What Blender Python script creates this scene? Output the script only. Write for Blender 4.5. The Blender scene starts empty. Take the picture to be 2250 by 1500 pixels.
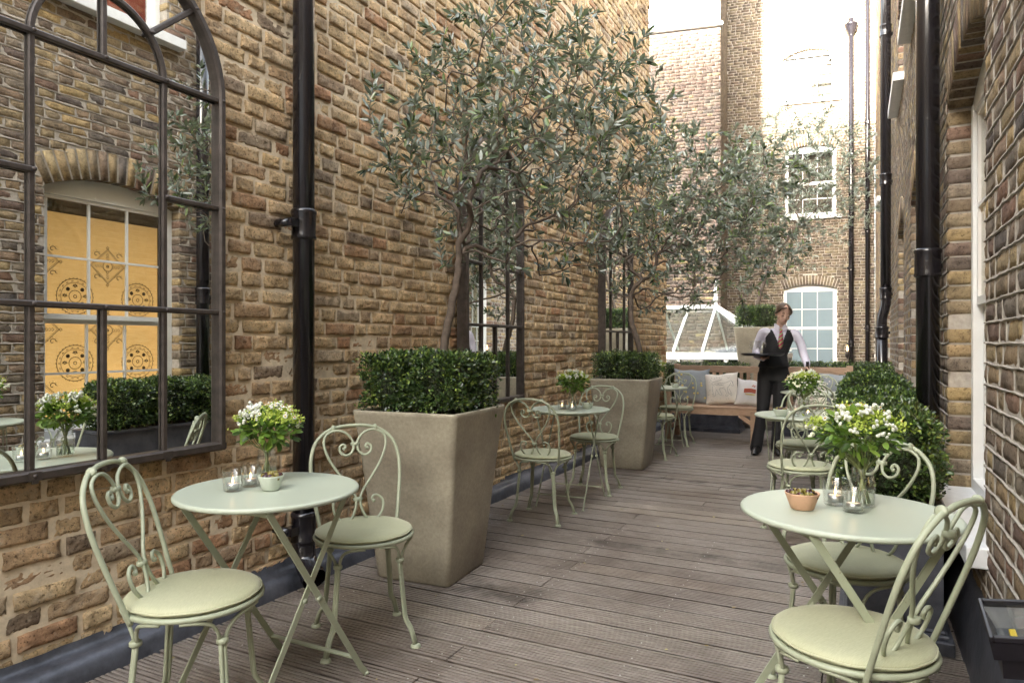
import bpy, math, random
import numpy as np
from mathutils import Vector, Matrix
S = bpy.context.scene
COL = S.collection
PI = math.pi
EXPO = 4.18
R = math.radians

# ------------------------------------------------------------------ materials
def newmat(name):
    m = bpy.data.materials.new(name); m.use_nodes = True
    nt = m.node_tree; b = nt.nodes['Principled BSDF']
    return m, nt, b
def N(nt, t, **kw):
    n = nt.nodes.new(t)
    for k, v in kw.items():
        if k.startswith('i_'):
            n.inputs[k[2:].replace('_', ' ')].default_value = v
        else: setattr(n, k, v)
    return n
def L(nt, a, b): nt.links.new(a, b)
def rgb(c): return (c[0], c[1], c[2], 1)
def ramp(nt, stops, interp='LINEAR'):
    r = nt.nodes.new('ShaderNodeValToRGB'); cr = r.color_ramp; cr.interpolation = interp
    while len(cr.elements) > 1: cr.elements.remove(cr.elements[-1])
    cr.elements[0].position = stops[0][0]; cr.elements[0].color = rgb(stops[0][1])
    for p, c in stops[1:]:
        e = cr.elements.new(p); e.color = rgb(c)
    return r
def noise(nt, scale, detail=4, rough=.6, coord='Object', stretch=None):
    tc = nt.nodes.new('ShaderNodeTexCoord')
    n = N(nt, 'ShaderNodeTexNoise'); n.inputs['Scale'].default_value = scale
    n.inputs['Detail'].default_value = detail; n.inputs['Roughness'].default_value = rough
    if stretch:
        mp = nt.nodes.new('ShaderNodeMapping'); mp.inputs['Scale'].default_value = stretch
        L(nt, tc.outputs[coord], mp.inputs['Vector']); L(nt, mp.outputs[0], n.inputs['Vector'])
    else: L(nt, tc.outputs[coord], n.inputs['Vector'])
    return n
def mix(nt, fac, a, b, blend='MIX'):
    m = nt.nodes.new('ShaderNodeMix'); m.data_type = 'RGBA'; m.blend_type = blend
    for i, v in ((0, fac), (6, a), (7, b)):
        if isinstance(v, (int, float)): m.inputs[i].default_value = v
        elif isinstance(v, tuple): m.inputs[i].default_value = rgb(v)
        else: L(nt, v, m.inputs[i])
    return m.outputs[2]
def bump(nt, h, strength, dist, b, prev=None):
    n = nt.nodes.new('ShaderNodeBump'); n.inputs['Strength'].default_value = strength
    n.inputs['Distance'].default_value = dist
    L(nt, h, n.inputs['Height'])
    if prev is not None: L(nt, prev, n.inputs['Normal'])
    if b is not None: L(nt, n.outputs[0], b.inputs['Normal'])
    return n.outputs[0]
def simple(name, col, rough=.5, metal=0, spec=.5, nz=None, bmp=None, var=.25, coat=0):
    m, nt, b = newmat(name)
    b.inputs['Roughness'].default_value = rough; b.inputs['Metallic'].default_value = metal
    b.inputs['Specular IOR Level'].default_value = spec
    b.inputs['Coat Weight'].default_value = coat
    if nz:
        n = noise(nt, nz, 6, .65)
        dark = tuple(c*(1-var) for c in col); lite = tuple(min(1, c*(1+var)) for c in col)
        r = ramp(nt, [(.3, dark), (.7, lite)]); L(nt, n.outputs[0], r.inputs[0])
        L(nt, r.outputs[0], b.inputs['Base Color'])
        rr = N(nt, 'ShaderNodeMapRange'); rr.inputs[3].default_value = max(.03, rough-.1); rr.inputs[4].default_value = min(1, rough+.12)
        L(nt, n.outputs[0], rr.inputs[0]); L(nt, rr.outputs[0], b.inputs['Roughness'])
        if bmp: bump(nt, n.outputs[0], bmp[0], bmp[1], b)
    else: b.inputs['Base Color'].default_value = rgb(col)
    return m
def brickmat(name, stops, speck=.5, rough=.9, smear=None, grain=55, bs=.6):
    m, nt, b = newmat(name)
    g = nt.nodes.new('ShaderNodeNewGeometry')
    r = ramp(nt, stops, 'LINEAR'); L(nt, g.outputs['Random Per Island'], r.inputs[0])
    # second colour inside a brick: patches
    n1 = noise(nt, 9, 5, .7)
    mr = ramp(nt, [(.36, (.55, .53, .52)), (.62, (1.18, 1.15, 1.10))]); L(nt, n1.outputs[0], mr.inputs[0])
    c = mix(nt, 1.0, r.outputs[0], mr.outputs[0], 'MULTIPLY')
    n2 = noise(nt, grain, 6, .75)
    r2 = ramp(nt, [(.36, (.18, .15, .13)), (.47, (1, 1, 1))]); L(nt, n2.outputs[0], r2.inputs[0])
    c = mix(nt, speck, c, r2.outputs[0], 'MULTIPLY')
    if smear:
        n3 = noise(nt, 14, 6, .7); r3 = ramp(nt, [(.52, (0, 0, 0)), (.68, (1, 1, 1))]); L(nt, n3.outputs[0], r3.inputs[0])
        mm = nt.nodes.new('ShaderNodeMath'); mm.operation = 'MULTIPLY'; mm.inputs[1].default_value = .6
        L(nt, r3.outputs[0], mm.inputs[0])
        c = mix(nt, mm.outputs[0], c, smear)
    L(nt, c, b.inputs['Base Color'])
    b.inputs['Roughness'].default_value = rough; b.inputs['Specular IOR Level'].default_value = .25
    n4 = noise(nt, 34, 8, .75)
    p = bump(nt, n4.outputs[0], bs, .02, None)
    bump(nt, n2.outputs[0], bs*.8, .005, b, p)
    return m
YEL = [(0, (0.748,0.542,0.300)), (.16, (0.662,0.481,0.278)), (.3, (0.819,0.613,0.360)), (.42, (0.638,0.460,0.269)), (.55, (0.728,0.523,0.306)),
       (.66, (0.525,0.348,0.205)), (.72, (0.541,0.305,0.173)), (.78, (0.639,0.461,0.277)), (.85, (0.441,0.316,0.209)), (.9, (0.342,0.260,0.183)), (.95,(0.671,0.534,0.373)), (1, (0.746,0.531,0.276))]
BRN = [(0, (0.234,0.182,0.130)), (.15, (0.369,0.291,0.167)), (.28, (0.206,0.162,0.129)), (.4, (0.283,0.208,0.150)), (.5, (0.427,0.321,0.160)),
       (.6, (0.186,0.151,0.129)), (.7, (0.272,0.168,0.121)), (.78, (0.124,0.109,0.102)), (.88, (0.332,0.275,0.205)), (.94, (0.149,0.130,0.122)), (1, (0.389,0.312,0.198))]
DRK = [(0, (0.122,0.093,0.082)), (.2, (0.151,0.116,0.098)), (.4, (0.104,0.088,0.080)), (.55, (0.175,0.146,0.114)), (.68, (0.134,0.094,0.079)), (.84, (0.101,0.092,0.085)), (.92, (0.290,0.232,0.128)), (1, (0.137,0.111,0.096))]
GRY = [(0, (0.147,0.120,0.090)), (.2, (0.183,0.152,0.109)), (.38, (0.129,0.107,0.086)), (.5, (0.165,0.132,0.099)), (.66, (0.209,0.177,0.121)), (.8, (0.121,0.102,0.086)), (.9, (0.151,0.113,0.085)), (1, (0.193,0.162,0.119))]
M = {}
M['brick_y'] = brickmat('yellow_stock_brick', YEL, .9, smear=(.60,.49,.35), grain=85, bs=1.0)
M['brick_b'] = brickmat('brown_stock_brick', BRN, .7, grain=70, bs=.7)
M['brick_d'] = brickmat('sooty_brick', DRK, .3, grain=30, bs=.4)
M['brick_g'] = brickmat('grey_brown_brick', GRY, .3, grain=30, bs=.4)
M['mortar_y'] = simple('sandy_mortar', (.65,.53,.37), .95, spec=.2, nz=25, bmp=(.6,.006), var=.2)
M['mortar_g'] = simple('pale_grey_pointing', (.38,.345,.30), .9, spec=.2, nz=30, bmp=(.5,.003), var=.22)
M['mortar_d'] = simple('dark_pointing', (.22,.19,.17), .9, spec=.2, nz=30, bmp=(.4,.003), var=.3)
M['white'] = simple('white_gloss_paint', (.74,.75,.74), .4, nz=6, var=.05)
M['sill'] = simple('white_painted_stone', (.70,.71,.71), .6, nz=18, bmp=(.25,.003), var=.07)
M['pipe'] = simple('black_pipe_paint', (.011,.010,.013), .2, nz=40, bmp=(.12,.001), var=.3, coat=.3)
M['lead'] = simple('grey_lead_sheet', (.10,.105,.125), .42, metal=.35, nz=7, bmp=(.5,.012), var=.5)
M['steel'] = simple('brown_rusted_steel', (.072,.058,.050), .42, metal=.4, nz=22, bmp=(.25,.001), var=.35)
M['sage'] = simple('sage_green_metal', (.35,.38,.27), .38, nz=14, var=.08)
def chips(m):
    nt = m.node_tree; b = nt.nodes['Principled BSDF']; src = b.inputs['Base Color'].links[0].from_socket
    n = noise(nt, 38, 6, .7); r = ramp(nt, [(.665, (0,0,0)), (.69, (1,1,1))]); L(nt, n.outputs[0], r.inputs[0])
    L(nt, mix(nt, r.outputs[0], src, (.13,.075,.045)), b.inputs['Base Color'])
chips(M['sage'])
M['sagetop_lit'] = simple('sage_paint_skylit_top', (.43,.475,.385), .36, nz=5, var=.035)  # same paint as the frames, lightened to carry the skylit look of the top
M['rubber'] = simple('dark_foot_rubber', (.03,.03,.03), .6)
M['soil'] = simple('dark_soil', (.03,.022,.016), .95, nz=40, bmp=(.8,.02), var=.5)
M['teak'] = None
def wood(name, cols, sx, rough=.6, gs=12):
    m, nt, b = newmat(name)
    n = noise(nt, gs, 6, .65, 'Object', sx)
    r = ramp(nt, [(.3, cols[0]), (.5, cols[1]), (.7, cols[2])]); L(nt, n.outputs[0], r.inputs[0])
    g = nt.nodes.new('ShaderNodeNewGeometry')
    r2 = ramp(nt, [(0, (.78,.78,.78)), (1, (1.15,1.12,1.1))]); L(nt, g.outputs['Random Per Island'], r2.inputs[0])
    c = mix(nt, 1.0, r.outputs[0], r2.outputs[0], 'MULTIPLY')
    L(nt, c, b.inputs['Base Color']); b.inputs['Roughness'].default_value = rough
    bump(nt, n.outputs[0], .25, .002, b)
    return m, nt, b
M['teak'] = wood('warm_teak', [(.32,.205,.13), (.43,.29,.195), (.52,.37,.265)], (1.2, 14, 14))[0]
def deckmat():
    m, nt, b = newmat('weathered_hardwood_decking')
    n = noise(nt, 9, 8, .7, 'Object', (1.0, 16, 10))
    r = ramp(nt, [(.28, (.112,.090,.074)), (.5, (.222,.190,.162)), (.72, (.37,.335,.30))]); L(nt, n.outputs[0], r.inputs[0])
    g = nt.nodes.new('ShaderNodeNewGeometry')
    r2 = ramp(nt, [(0, (.84,.81,.79)), (.5, (.95,.94,.94)), (.85, (1.04,1.04,1.05)), (1, (1.10,1.07,1.02))]); L(nt, g.outputs['Random Per Island'], r2.inputs[0])
    c = mix(nt, 1.0, r.outputs[0], r2.outputs[0], 'MULTIPLY')
    # large damp stains and paler bleached patches
    n2 = noise(nt, 1.3, 5, .65); r3 = ramp(nt, [(.33, (.52,.46,.44)), (.5, (1,1,1)), (.7, (1.22,1.22,1.25))]); L(nt, n2.outputs[0], r3.inputs[0])
    c = mix(nt, 1.0, c, r3.outputs[0], 'MULTIPLY')
    n3 = noise(nt, 70, 3, .6); r4 = ramp(nt, [(.3, (.55,.5,.48)), (.42, (1,1,1)), (.75,(1,1,1)), (.8,(1.5,1.5,1.5))]); L(nt, n3.outputs[0], r4.inputs[0])
    c = mix(nt, .7, c, r4.outputs[0], 'MULTIPLY')
    # damp marks left along two joints
    tc = nt.nodes.new('ShaderNodeTexCoord'); sp = nt.nodes.new('ShaderNodeSeparateXYZ'); L(nt, tc.outputs['Object'], sp.inputs[0]); n5 = noise(nt, 6, 4, .6)
    def mth(op, a, v):
        q = nt.nodes.new('ShaderNodeMath'); q.operation = op; q.use_clamp = op == 'MULTIPLY_ADD'
        L(nt, a, q.inputs[0])
        if isinstance(v, tuple): q.inputs[1].default_value, q.inputs[2].default_value = v
        elif isinstance(v, (int, float)): q.inputs[1].default_value = v
        else: L(nt, v, q.inputs[1])
        return q.outputs[0]
    for y0, wy, x0, wx in ((3.95, .085, -.95, .75), (6.05, .10, -.9, 1.1), (2.95, .14, -1.55, .3)):
        dy = mth('MULTIPLY_ADD', mth('ABSOLUTE', mth('SUBTRACT', sp.outputs[1], y0), 0), (-2.2/wy, 2.2)); dx = mth('MULTIPLY_ADD', mth('ABSOLUTE', mth('SUBTRACT', sp.outputs[0], x0), 0), (-2.5/wx, 2.5))
        k = mth('MULTIPLY', mth('MULTIPLY', dy, dx), mth('MULTIPLY_ADD', n5.outputs[0], (5.0, -2.0)))
        c = mix(nt, mth('MULTIPLY', k, .75), c, (.05, .038, .03))
    L(nt, c, b.inputs['Base Color'])
    rr = N(nt, 'ShaderNodeMapRange'); rr.inputs[1].default_value=.3; rr.inputs[2].default_value=.6; rr.inputs[3].default_value = .38; rr.inputs[4].default_value = .68
    L(nt, n2.outputs[0], rr.inputs[0]); L(nt, rr.outputs[0], b.inputs['Roughness'])
    bump(nt, n.outputs[0], .4, .003, b)
    return m
M['deck'] = deckmat()
M['dark'] = simple('dark_void', (.012,.011,.01), .9)
def planter():
    m, nt, b = newmat('taupe_fibre_concrete')
    n = noise(nt, 2.2, 6, .6); r = ramp(nt, [(.33, (.235,.205,.155)), (.52, (.34,.305,.23)), (.72, (.45,.405,.305))]); L(nt, n.outputs[0], r.inputs[0])
    n2 = noise(nt, 60, 5, .7); r2 = ramp(nt, [(.3, (.8,.8,.8)), (.7, (1.15,1.15,1.15))]); L(nt, n2.outputs[0], r2.inputs[0])
    c = mix(nt, 1.0, r.outputs[0], r2.outputs[0], 'MULTIPLY')
    n3 = noise(nt, 5, 8, .75, 'Object', (6, 6, .8)); r3 = ramp(nt, [(.60, (0,0,0)), (.78, (.35,.35,.35))]); L(nt, n3.outputs[0], r3.inputs[0])
    c = mix(nt, r3.outputs[0], c, (.36,.32,.25))
    L(nt, c, b.inputs['Base Color']); b.inputs['Roughness'].default_value = .38
    bump(nt, n2.outputs[0], .15, .002, b); return m
M['planter'] = planter()
def cushion():
    m, nt, b = newmat('olive_green_woven_cloth')
    n = noise(nt, 3, 4, .5); r = ramp(nt, [(.3, (.41,.42,.26)), (.7, (.49,.49,.325))]); L(nt, n.outputs[0], r.inputs[0])
    w = noise(nt, 60, 3, .6, 'Object', (1, 14, 1)); w2 = noise(nt, 60, 3, .6, 'Object', (14, 1, 1))
    r2 = ramp(nt, [(.3, (.86,.86,.86)), (.7, (1.1,1.1,1.1))]); L(nt, w.outputs[0], r2.inputs[0])
    c = mix(nt, 1.0, r.outputs[0], r2.outputs[0], 'MULTIPLY'); L(nt, c, b.inputs['Base Color'])
    b.inputs['Roughness'].default_value = .8; b.inputs['Sheen Weight'].default_value = .25
    p = bump(nt, w.outputs[0], .25, .001, None); bump(nt, w2.outputs[0], .25, .001, b, p); return m
M['cushion'] = cushion()
def leafmat(name, stops, back, rough=.4, trans=.12, spec=.5):
    m, nt, b = newmat(name)
    g = nt.nodes.new('ShaderNodeNewGeometry')
    r = ramp(nt, stops); L(nt, g.outputs['Random Per Island'], r.inputs[0])
    c = mix(nt, g.outputs['Backfacing'], r.outputs[0], back) if back else r.outputs[0]
    L(nt, c, b.inputs['Base Color']); b.inputs['Roughness'].default_value = rough
    b.inputs['Specular IOR Level'].default_value = spec
    if trans:
        t = nt.nodes.new('ShaderNodeBsdfTranslucent'); tint = mix(nt, 1.0, c, (.9,1.0,.5), 'MULTIPLY'); L(nt, tint, t.inputs[0])
        ms = nt.nodes.new('ShaderNodeMixShader'); ms.inputs[0].default_value = trans
        L(nt, b.outputs[0], ms.inputs[1]); L(nt, t.outputs[0], ms.inputs[2])
        L(nt, ms.outputs[0], nt.nodes['Material Output'].inputs[0])
    return m
M['olive'] = leafmat('olive_leaf', [(0,(.028,.042,.03)), (.5,(.06,.085,.05)), (.82,(.11,.155,.06)), (1,(.2,.27,.09))], (.27,.31,.28), .22, .15, .6)
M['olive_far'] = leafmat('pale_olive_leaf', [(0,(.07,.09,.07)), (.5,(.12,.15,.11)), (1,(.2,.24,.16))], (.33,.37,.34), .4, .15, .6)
M['box'] = leafmat('box_leaf', [(0,(.018,.036,.013)), (.55,(.045,.085,.024)), (.84,(.10,.17,.035)), (1,(.29,.37,.075))], None, .3, .12, .6)
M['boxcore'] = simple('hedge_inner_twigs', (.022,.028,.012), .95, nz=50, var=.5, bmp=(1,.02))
M['bark'] = simple('olive_bark', (.105,.08,.062), .85, nz=35, bmp=(.8,.004), var=.4)
M['bqleaf'] = leafmat('bouquet_leaf', [(0,(.035,.07,.015)), (.5,(.11,.21,.03)), (1,(.24,.36,.06))], None, .45, .25)
M['alch'] = leafmat('lime_green_blossom', [(0,(.36,.47,.06)), (1,(.58,.66,.15))], None, .6, .25)
M['petal'] = leafmat('white_petal', [(0,(.78,.78,.72)), (1,(.9,.9,.87))], None, .6, .25)
M['berry'] = simple('cream_berry', (.75,.74,.58), .35)
M['eye_y'] = simple('yellow_flower_eye', (.62,.34,.03), .7)
M['stem'] = simple('green_stem', (.17,.2,.07), .6, nz=30)
def glass(name, tint=(1,1,1), rough=0.0):
    m, nt, b = newmat(name)
    nt.nodes.remove(b)
    f = nt.nodes.new('ShaderNodeLayerWeight'); f.inputs[0].default_value = .4
    tr = nt.nodes.new('ShaderNodeBsdfTransparent'); tr.inputs[0].default_value = rgb(tint)
    gl = nt.nodes.new('ShaderNodeBsdfGlossy'); gl.inputs['Roughness'].default_value = rough+.02
    mr = N(nt, 'ShaderNodeMapRange'); mr.inputs[3].default_value = .06; mr.inputs[4].default_value = .65
    pw_ = nt.nodes.new('ShaderNodeMath'); pw_.operation = 'POWER'; pw_.inputs[1].default_value = 2.2; L(nt, f.outputs['Facing'], pw_.inputs[0]); L(nt, pw_.outputs[0], mr.inputs[0])
    ms = nt.nodes.new('ShaderNodeMixShader'); L(nt, mr.outputs[0], ms.inputs[0]); L(nt, tr.outputs[0], ms.inputs[1]); L(nt, gl.outputs[0], ms.inputs[2])
    L(nt, ms.outputs[0], nt.nodes['Material Output'].inputs[0]); return m
M['glass'] = glass('clear_glass', (.985,.99,.988))
M['pane'] = glass('window_glass', (.9,.93,.92))
M['rglass'] = glass('roof_glass', (.8,.86,.84), .03)
M['brownglass'] = simple('brown_bottle_glass', (.045,.03,.006), .06, coat=.5)
def mirror():
    m, nt, b = newmat('mirror_glass')
    b.inputs['Metallic'].default_value = 1; b.inputs['Roughness'].default_value = .01
    b.inputs['Base Color'].default_value = (.86,.88,.87,1); return m
M['mirror'] = mirror()
def emit(name, col, st, base=(0,0,0)):
    m, nt, b = newmat(name); b.inputs['Base Color'].default_value = rgb(base)
    b.inputs['Emission Color'].default_value = rgb(col); b.inputs['Emission Strength'].default_value = st; return m
M['flame'] = emit('candle_flame', (1,.55,.18), 1.2)
M['wax'] = simple('tealight_wax', (.72,.66,.6), .5)
M['alu'] = simple('tealight_aluminium', (.62,.62,.62), .3, metal=.9)
M['olives'] = leafmat('glossy_olives', [(0,(.035,.012,.02)), (.4,(.06,.02,.022)), (.6,(.16,.13,.03)), (1,(.2,.17,.04))], None, .12, 0)
M['bowl_w'] = simple('pale_green_bowl', (.55,.6,.52), .45)
M['bowl_t'] = simple('terracotta_pink_bowl', (.56,.34,.22), .6, nz=30, var=.06)
M['black_cloth'] = simple('black_suit_cloth', (.010,.010,.013), .75, nz=60, bmp=(.3,.002), var=.3)
M['shirt'] = simple('white_lilac_shirt', (.66,.63,.74), .7, nz=9, bmp=(.5,.012), var=.06)
M['skin'] = simple('skin', (.55,.35,.27), .5, nz=8, var=.08)
M['hair'] = simple('light_brown_hair', (.10,.058,.032), .45, nz=40, bmp=(.6,.004), var=.5)
M['lip'] = simple('lip_pink', (.34,.10,.09), .4)
M['browm'] = simple('dark_eyelash_brown', (.05,.025,.015), .6)
M['shoe'] = simple('black_shoe_leather', (.012,.011,.011), .3)
M['tray'] = simple('black_tray_plastic', (.015,.015,.02), .35)
M['orange'] = None
M['redcurtain'] = emit('glowing_red_curtain', (.5,.05,.03), .01, (.42,.06,.035))  # curtain given a faint glow of its own, though it is no lamp
M['drape'] = simple('cream_printed_drape', (.55,.46,.3), .8, nz=3)
M['frost'] = simple('frosted_blue_pane', (.17,.225,.255), .12, nz=1.5, var=.06, coat=.6)
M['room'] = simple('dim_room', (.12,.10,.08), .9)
M['printed'] = simple('dark_print_line', (.07,.04,.015), .8)
M['case'] = simple('black_lamp_casing', (.012,.010,.014), .38, nz=50, var=.3, coat=.2)
M['reflector'] = simple('lamp_reflector', (.10,.11,.12), .4)
M['yellowcard'] = simple('yellow_lamp_tube', (.85,.62,.05), .5)
M['pil_grey'] = simple('blue_grey_linen', (.25,.27,.285), .85, nz=14, bmp=(.4,.01), var=.12)
M['pil_cream'] = simple('cream_linen', (.68,.63,.56), .85, nz=9, bmp=(.4,.012), var=.07)
M['pil_white'] = simple('pale_grey_linen', (.60,.58,.57), .85, nz=9, bmp=(.4,.012), var=.08)
M['thread'] = simple('grey_thread', (.16,.16,.16), .9)
M['thread_r'] = simple('rust_red_thread', (.50,.12,.07), .9)
M['thread_y'] = simple('yellow_thread', (.65,.5,.15), .9)
M['thread_b'] = simple('blue_thread', (.22,.35,.55), .9)
M['pinkstripe'] = None

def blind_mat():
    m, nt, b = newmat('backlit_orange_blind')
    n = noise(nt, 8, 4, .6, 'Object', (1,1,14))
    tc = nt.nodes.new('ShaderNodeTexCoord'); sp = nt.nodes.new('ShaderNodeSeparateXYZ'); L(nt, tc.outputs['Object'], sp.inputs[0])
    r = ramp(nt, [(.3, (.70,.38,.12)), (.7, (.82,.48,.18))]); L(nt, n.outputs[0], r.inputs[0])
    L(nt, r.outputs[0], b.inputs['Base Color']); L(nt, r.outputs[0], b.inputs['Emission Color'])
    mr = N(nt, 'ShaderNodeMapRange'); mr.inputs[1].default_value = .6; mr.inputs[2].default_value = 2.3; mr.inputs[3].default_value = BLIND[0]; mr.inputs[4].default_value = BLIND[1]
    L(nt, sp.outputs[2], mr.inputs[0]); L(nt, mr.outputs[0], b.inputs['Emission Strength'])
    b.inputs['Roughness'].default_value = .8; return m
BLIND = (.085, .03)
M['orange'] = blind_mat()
def tie_mat():
    m, nt, b = newmat('pink_green_striped_silk')
    tc = nt.nodes.new('ShaderNodeTexCoord'); mp = nt.nodes.new('ShaderNodeMapping'); mp.inputs['Rotation'].default_value = (0, R(38), 0)
    w = nt.nodes.new('ShaderNodeTexWave'); w.bands_direction = 'Z'; w.inputs['Scale'].default_value = 9
    L(nt, tc.outputs['Object'], mp.inputs[0]); L(nt, mp.outputs[0], w.inputs[0])
    r = ramp(nt, [(0,(.50,.05,.12)), (.5,(.62,.12,.2)), (.55,(.38,.42,.18)), (1,(.5,.5,.25))], 'CONSTANT'); L(nt, w.outputs[0], r.inputs[0])
    L(nt, r.outputs[0], b.inputs['Base Color']); b.inputs['Roughness'].default_value = .4; return m
M['tie'] = tie_mat()

# ------------------------------------------------------------------ mesh helpers
def mesh_np(name, V, F, mat, smooth=False, mats=None, midx=None):
    """V (n,3); F (m,k) array, or list of polygons"""
    me = bpy.data.meshes.new(name)
    V = np.asarray(V, dtype=np.float32)
    if isinstance(F, np.ndarray):
        m, k = F.shape
        me.vertices.add(len(V)); me.vertices.foreach_set('co', V.ravel())
        me.loops.add(m*k); me.loops.foreach_set('vertex_index', F.astype(np.int32).ravel())
        me.polygons.add(m); me.polygons.foreach_set('loop_start', np.arange(0, m*k, k, dtype=np.int32))
        me.update(calc_edges=True)
    else:
        me.from_pydata([tuple(v) for v in V], [], [tuple(f) for f in F]); me.update()
    for q in (mats or [mat]): me.materials.append(q)
    if midx is not None: me.polygons.foreach_set('material_index', np.asarray(midx, dtype=np.int32))
    if smooth: me.polygons.foreach_set('use_smooth', np.ones(len(me.polygons), dtype=bool))
    return me
def link(name, me, parent=None, loc=None, rot=None):
    o = bpy.data.objects.new(name, me); COL.objects.link(o)
    if parent: o.parent = parent
    if loc is not None: o.location = loc
    if rot is not None: o.rotation_euler = rot
    return o
def tag(o, label=None, cat=None, group=None, kind=None):
    if label: o['label'] = label
    if cat: o['category'] = cat
    if group: o['group'] = group
    if kind: o['kind'] = kind
    return o
def thing(name, label, cat, loc=(0,0,0), rz=0, group=None):
    o = bpy.data.objects.new(name, None); COL.objects.link(o); o.empty_display_size = .1
    o.location = loc; o.rotation_euler = (0, 0, rz)
    return tag(o, label, cat, group)
def copy_tree(o, parent=None):
    c = o.copy(); COL.objects.link(c); c.parent = parent
    for ch in o.children: copy_tree(ch, c)
    return c
class MB:
    def __init__(s): s.v = []; s.f = []; s.sm = []
    def add(s, vs, fs, smooth=False):
        n = len(s.v); s.v += [tuple(v) for v in vs]; s.f += [tuple(i+n for i in f) for f in fs]; s.sm += [smooth]*len(fs)
    def box(s, c, d, rz=0, rx=0, ry=0, taper=1, bev=0):
        hx, hy, hz = d[0]/2, d[1]/2, d[2]/2
        m = Matrix.Rotation(rz, 3, 'Z') @ Matrix.Rotation(ry, 3, 'Y') @ Matrix.Rotation(rx, 3, 'X')
        C = Vector(c)
        if bev:
            b = min(bev, hx*.9, hy*.9, hz*.9); vs = []
            for z, k in ((-hz, b), (-hz+b, 0), (hz-b, 0), (hz, b)):
                for x, y in ((-hx+k, -hy+b+k*.0), (-hx+b, -hy+k), (hx-b, -hy+k), (hx-k, -hy+b), (hx-k, hy-b), (hx-b, hy-k), (-hx+b, hy-k), (-hx+k, hy-b)):
                    vs.append(C + m @ Vector((x, y, z)))
            fs = [tuple(range(7, -1, -1)), tuple(range(24, 32))]
            for r_ in range(3):
                for i in range(8):
                    a = r_*8+i; b2 = r_*8+(i+1) % 8; fs.append((a, b2, b2+8, a+8))
            s.add(vs, fs); return
        vs = []
        for z in (-hz, hz):
            t = taper if z > 0 else 1
            for x, y in ((-hx, -hy), (hx, -hy), (hx, hy), (-hx, hy)): vs.append(C + m @ Vector((x*t, y*t, z)))
        s.add(vs, [(3,2,1,0), (4,5,6,7), (0,1,5,4), (1,2,6,5), (2,3,7,6), (3,0,4,7)])
    def bar(s, a, b, w, h, up=(0,0,1)):
        a, b = Vector(a), Vector(b); d = (b-a).normalized(); u = Vector(up)
        x = d.cross(u); 
        if x.length < 1e-4: x = d.cross(Vector((1,0,0)))
        x.normalize(); y = x.cross(d).normalized()
        vs = [p + x*sx*w/2 + y*sy*h/2 for p in (a, b) for sx, sy in ((-1,-1), (1,-1), (1,1), (-1,1))]
        s.add(vs, [(3,2,1,0), (4,5,6,7), (0,1,5,4), (1,2,6,5), (2,3,7,6), (3,0,4,7)])
    def tube(s, pts, r, n=8, closed=False, caps=True, flat=1.0):
        P = [Vector(p) for p in pts]; m = len(P)
        rs = r if isinstance(r, (list, tuple)) else [r]*m
        T = []
        for i in range(m):
            a = P[(i-1) % m] if closed or i > 0 else P[0]; b = P[(i+1) % m] if closed or i < m-1 else P[-1]
            t = (b-a); T.append(t.normalized() if t.length > 1e-9 else Vector((0,0,1)))
        ref = Vector((0,0,1)) if abs(T[0].z) < .9 else Vector((1,0,0))
        x = T[0].cross(ref).normalized(); vs = []
        for i in range(m):
            x = (x - T[i]*x.dot(T[i])).normalized(); y = T[i].cross(x)
            for k in range(n):
                a = 2*PI*k/n; vs.append(P[i] + x*math.cos(a)*rs[i] + y*math.sin(a)*rs[i]*flat)
        fs = []
        for i in range(m if closed else m-1):
            j = (i+1) % m
            for k in range(n):
                k2 = (k+1) % n; fs.append((i*n+k, i*n+k2, j*n+k2, j*n+k))
        if caps and not closed: fs += [tuple(range(n-1, -1, -1)), tuple((m-1)*n+k for k in range(n))]
        s.add(vs, fs, True)
    def lathe(s, prof, c=(0,0,0), n=24, cap=False, m=None):
        vs = []; C = Vector(c)
        for r_, z in prof:
            for k in range(n):
                a = 2*PI*k/n; p = Vector((r_*math.cos(a), r_*math.sin(a), z))
                if m: p = m @ p
                vs.append(C+p)
        fs = []
        for i in range(len(prof)-1):
            for k in range(n):
                k2 = (k+1) % n; fs.append((i*n+k, i*n+k2, (i+1)*n+k2, (i+1)*n+k))
        if cap: fs += [tuple(range(n-1, -1, -1)), tuple((len(prof)-1)*n+k for k in range(n))]
        s.add(vs, fs, True)
    def sph(s, c, r, n=10, m=7, sc=(1,1,1), rot=None):
        C = Vector(c); vs = []
        for i in range(m+1):
            a = PI*i/m
            for k in range(n):
                b = 2*PI*k/n; p = Vector((r*sc[0]*math.sin(a)*math.cos(b), r*sc[1]*math.sin(a)*math.sin(b), r*sc[2]*math.cos(a)))
                if rot: p = rot @ p
                vs.append(C+p)
        fs = [(i*n+k, (i+1)*n+k, (i+1)*n+(k+1) % n, i*n+(k+1) % n) for i in range(m) for k in range(n)]
        s.add(vs, fs, True)
    def build(s, name, mat, parent=None, loc=None, rot=None, smooth=None, bevel=0):
        me = bpy.data.meshes.new(name); me.from_pydata(s.v, [], s.f); me.update()
        me.materials.append(mat)
        me.polygons.foreach_set('use_smooth', np.array(s.sm if smooth is None else [smooth]*len(s.f), dtype=bool))
        o = link(name, me, parent, loc, rot)
        if bevel:
            b = o.modifiers.new('bevel', 'BEVEL'); b.width = bevel; b.segments = 2; b.limit_method = 'ANGLE'
        return o
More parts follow.
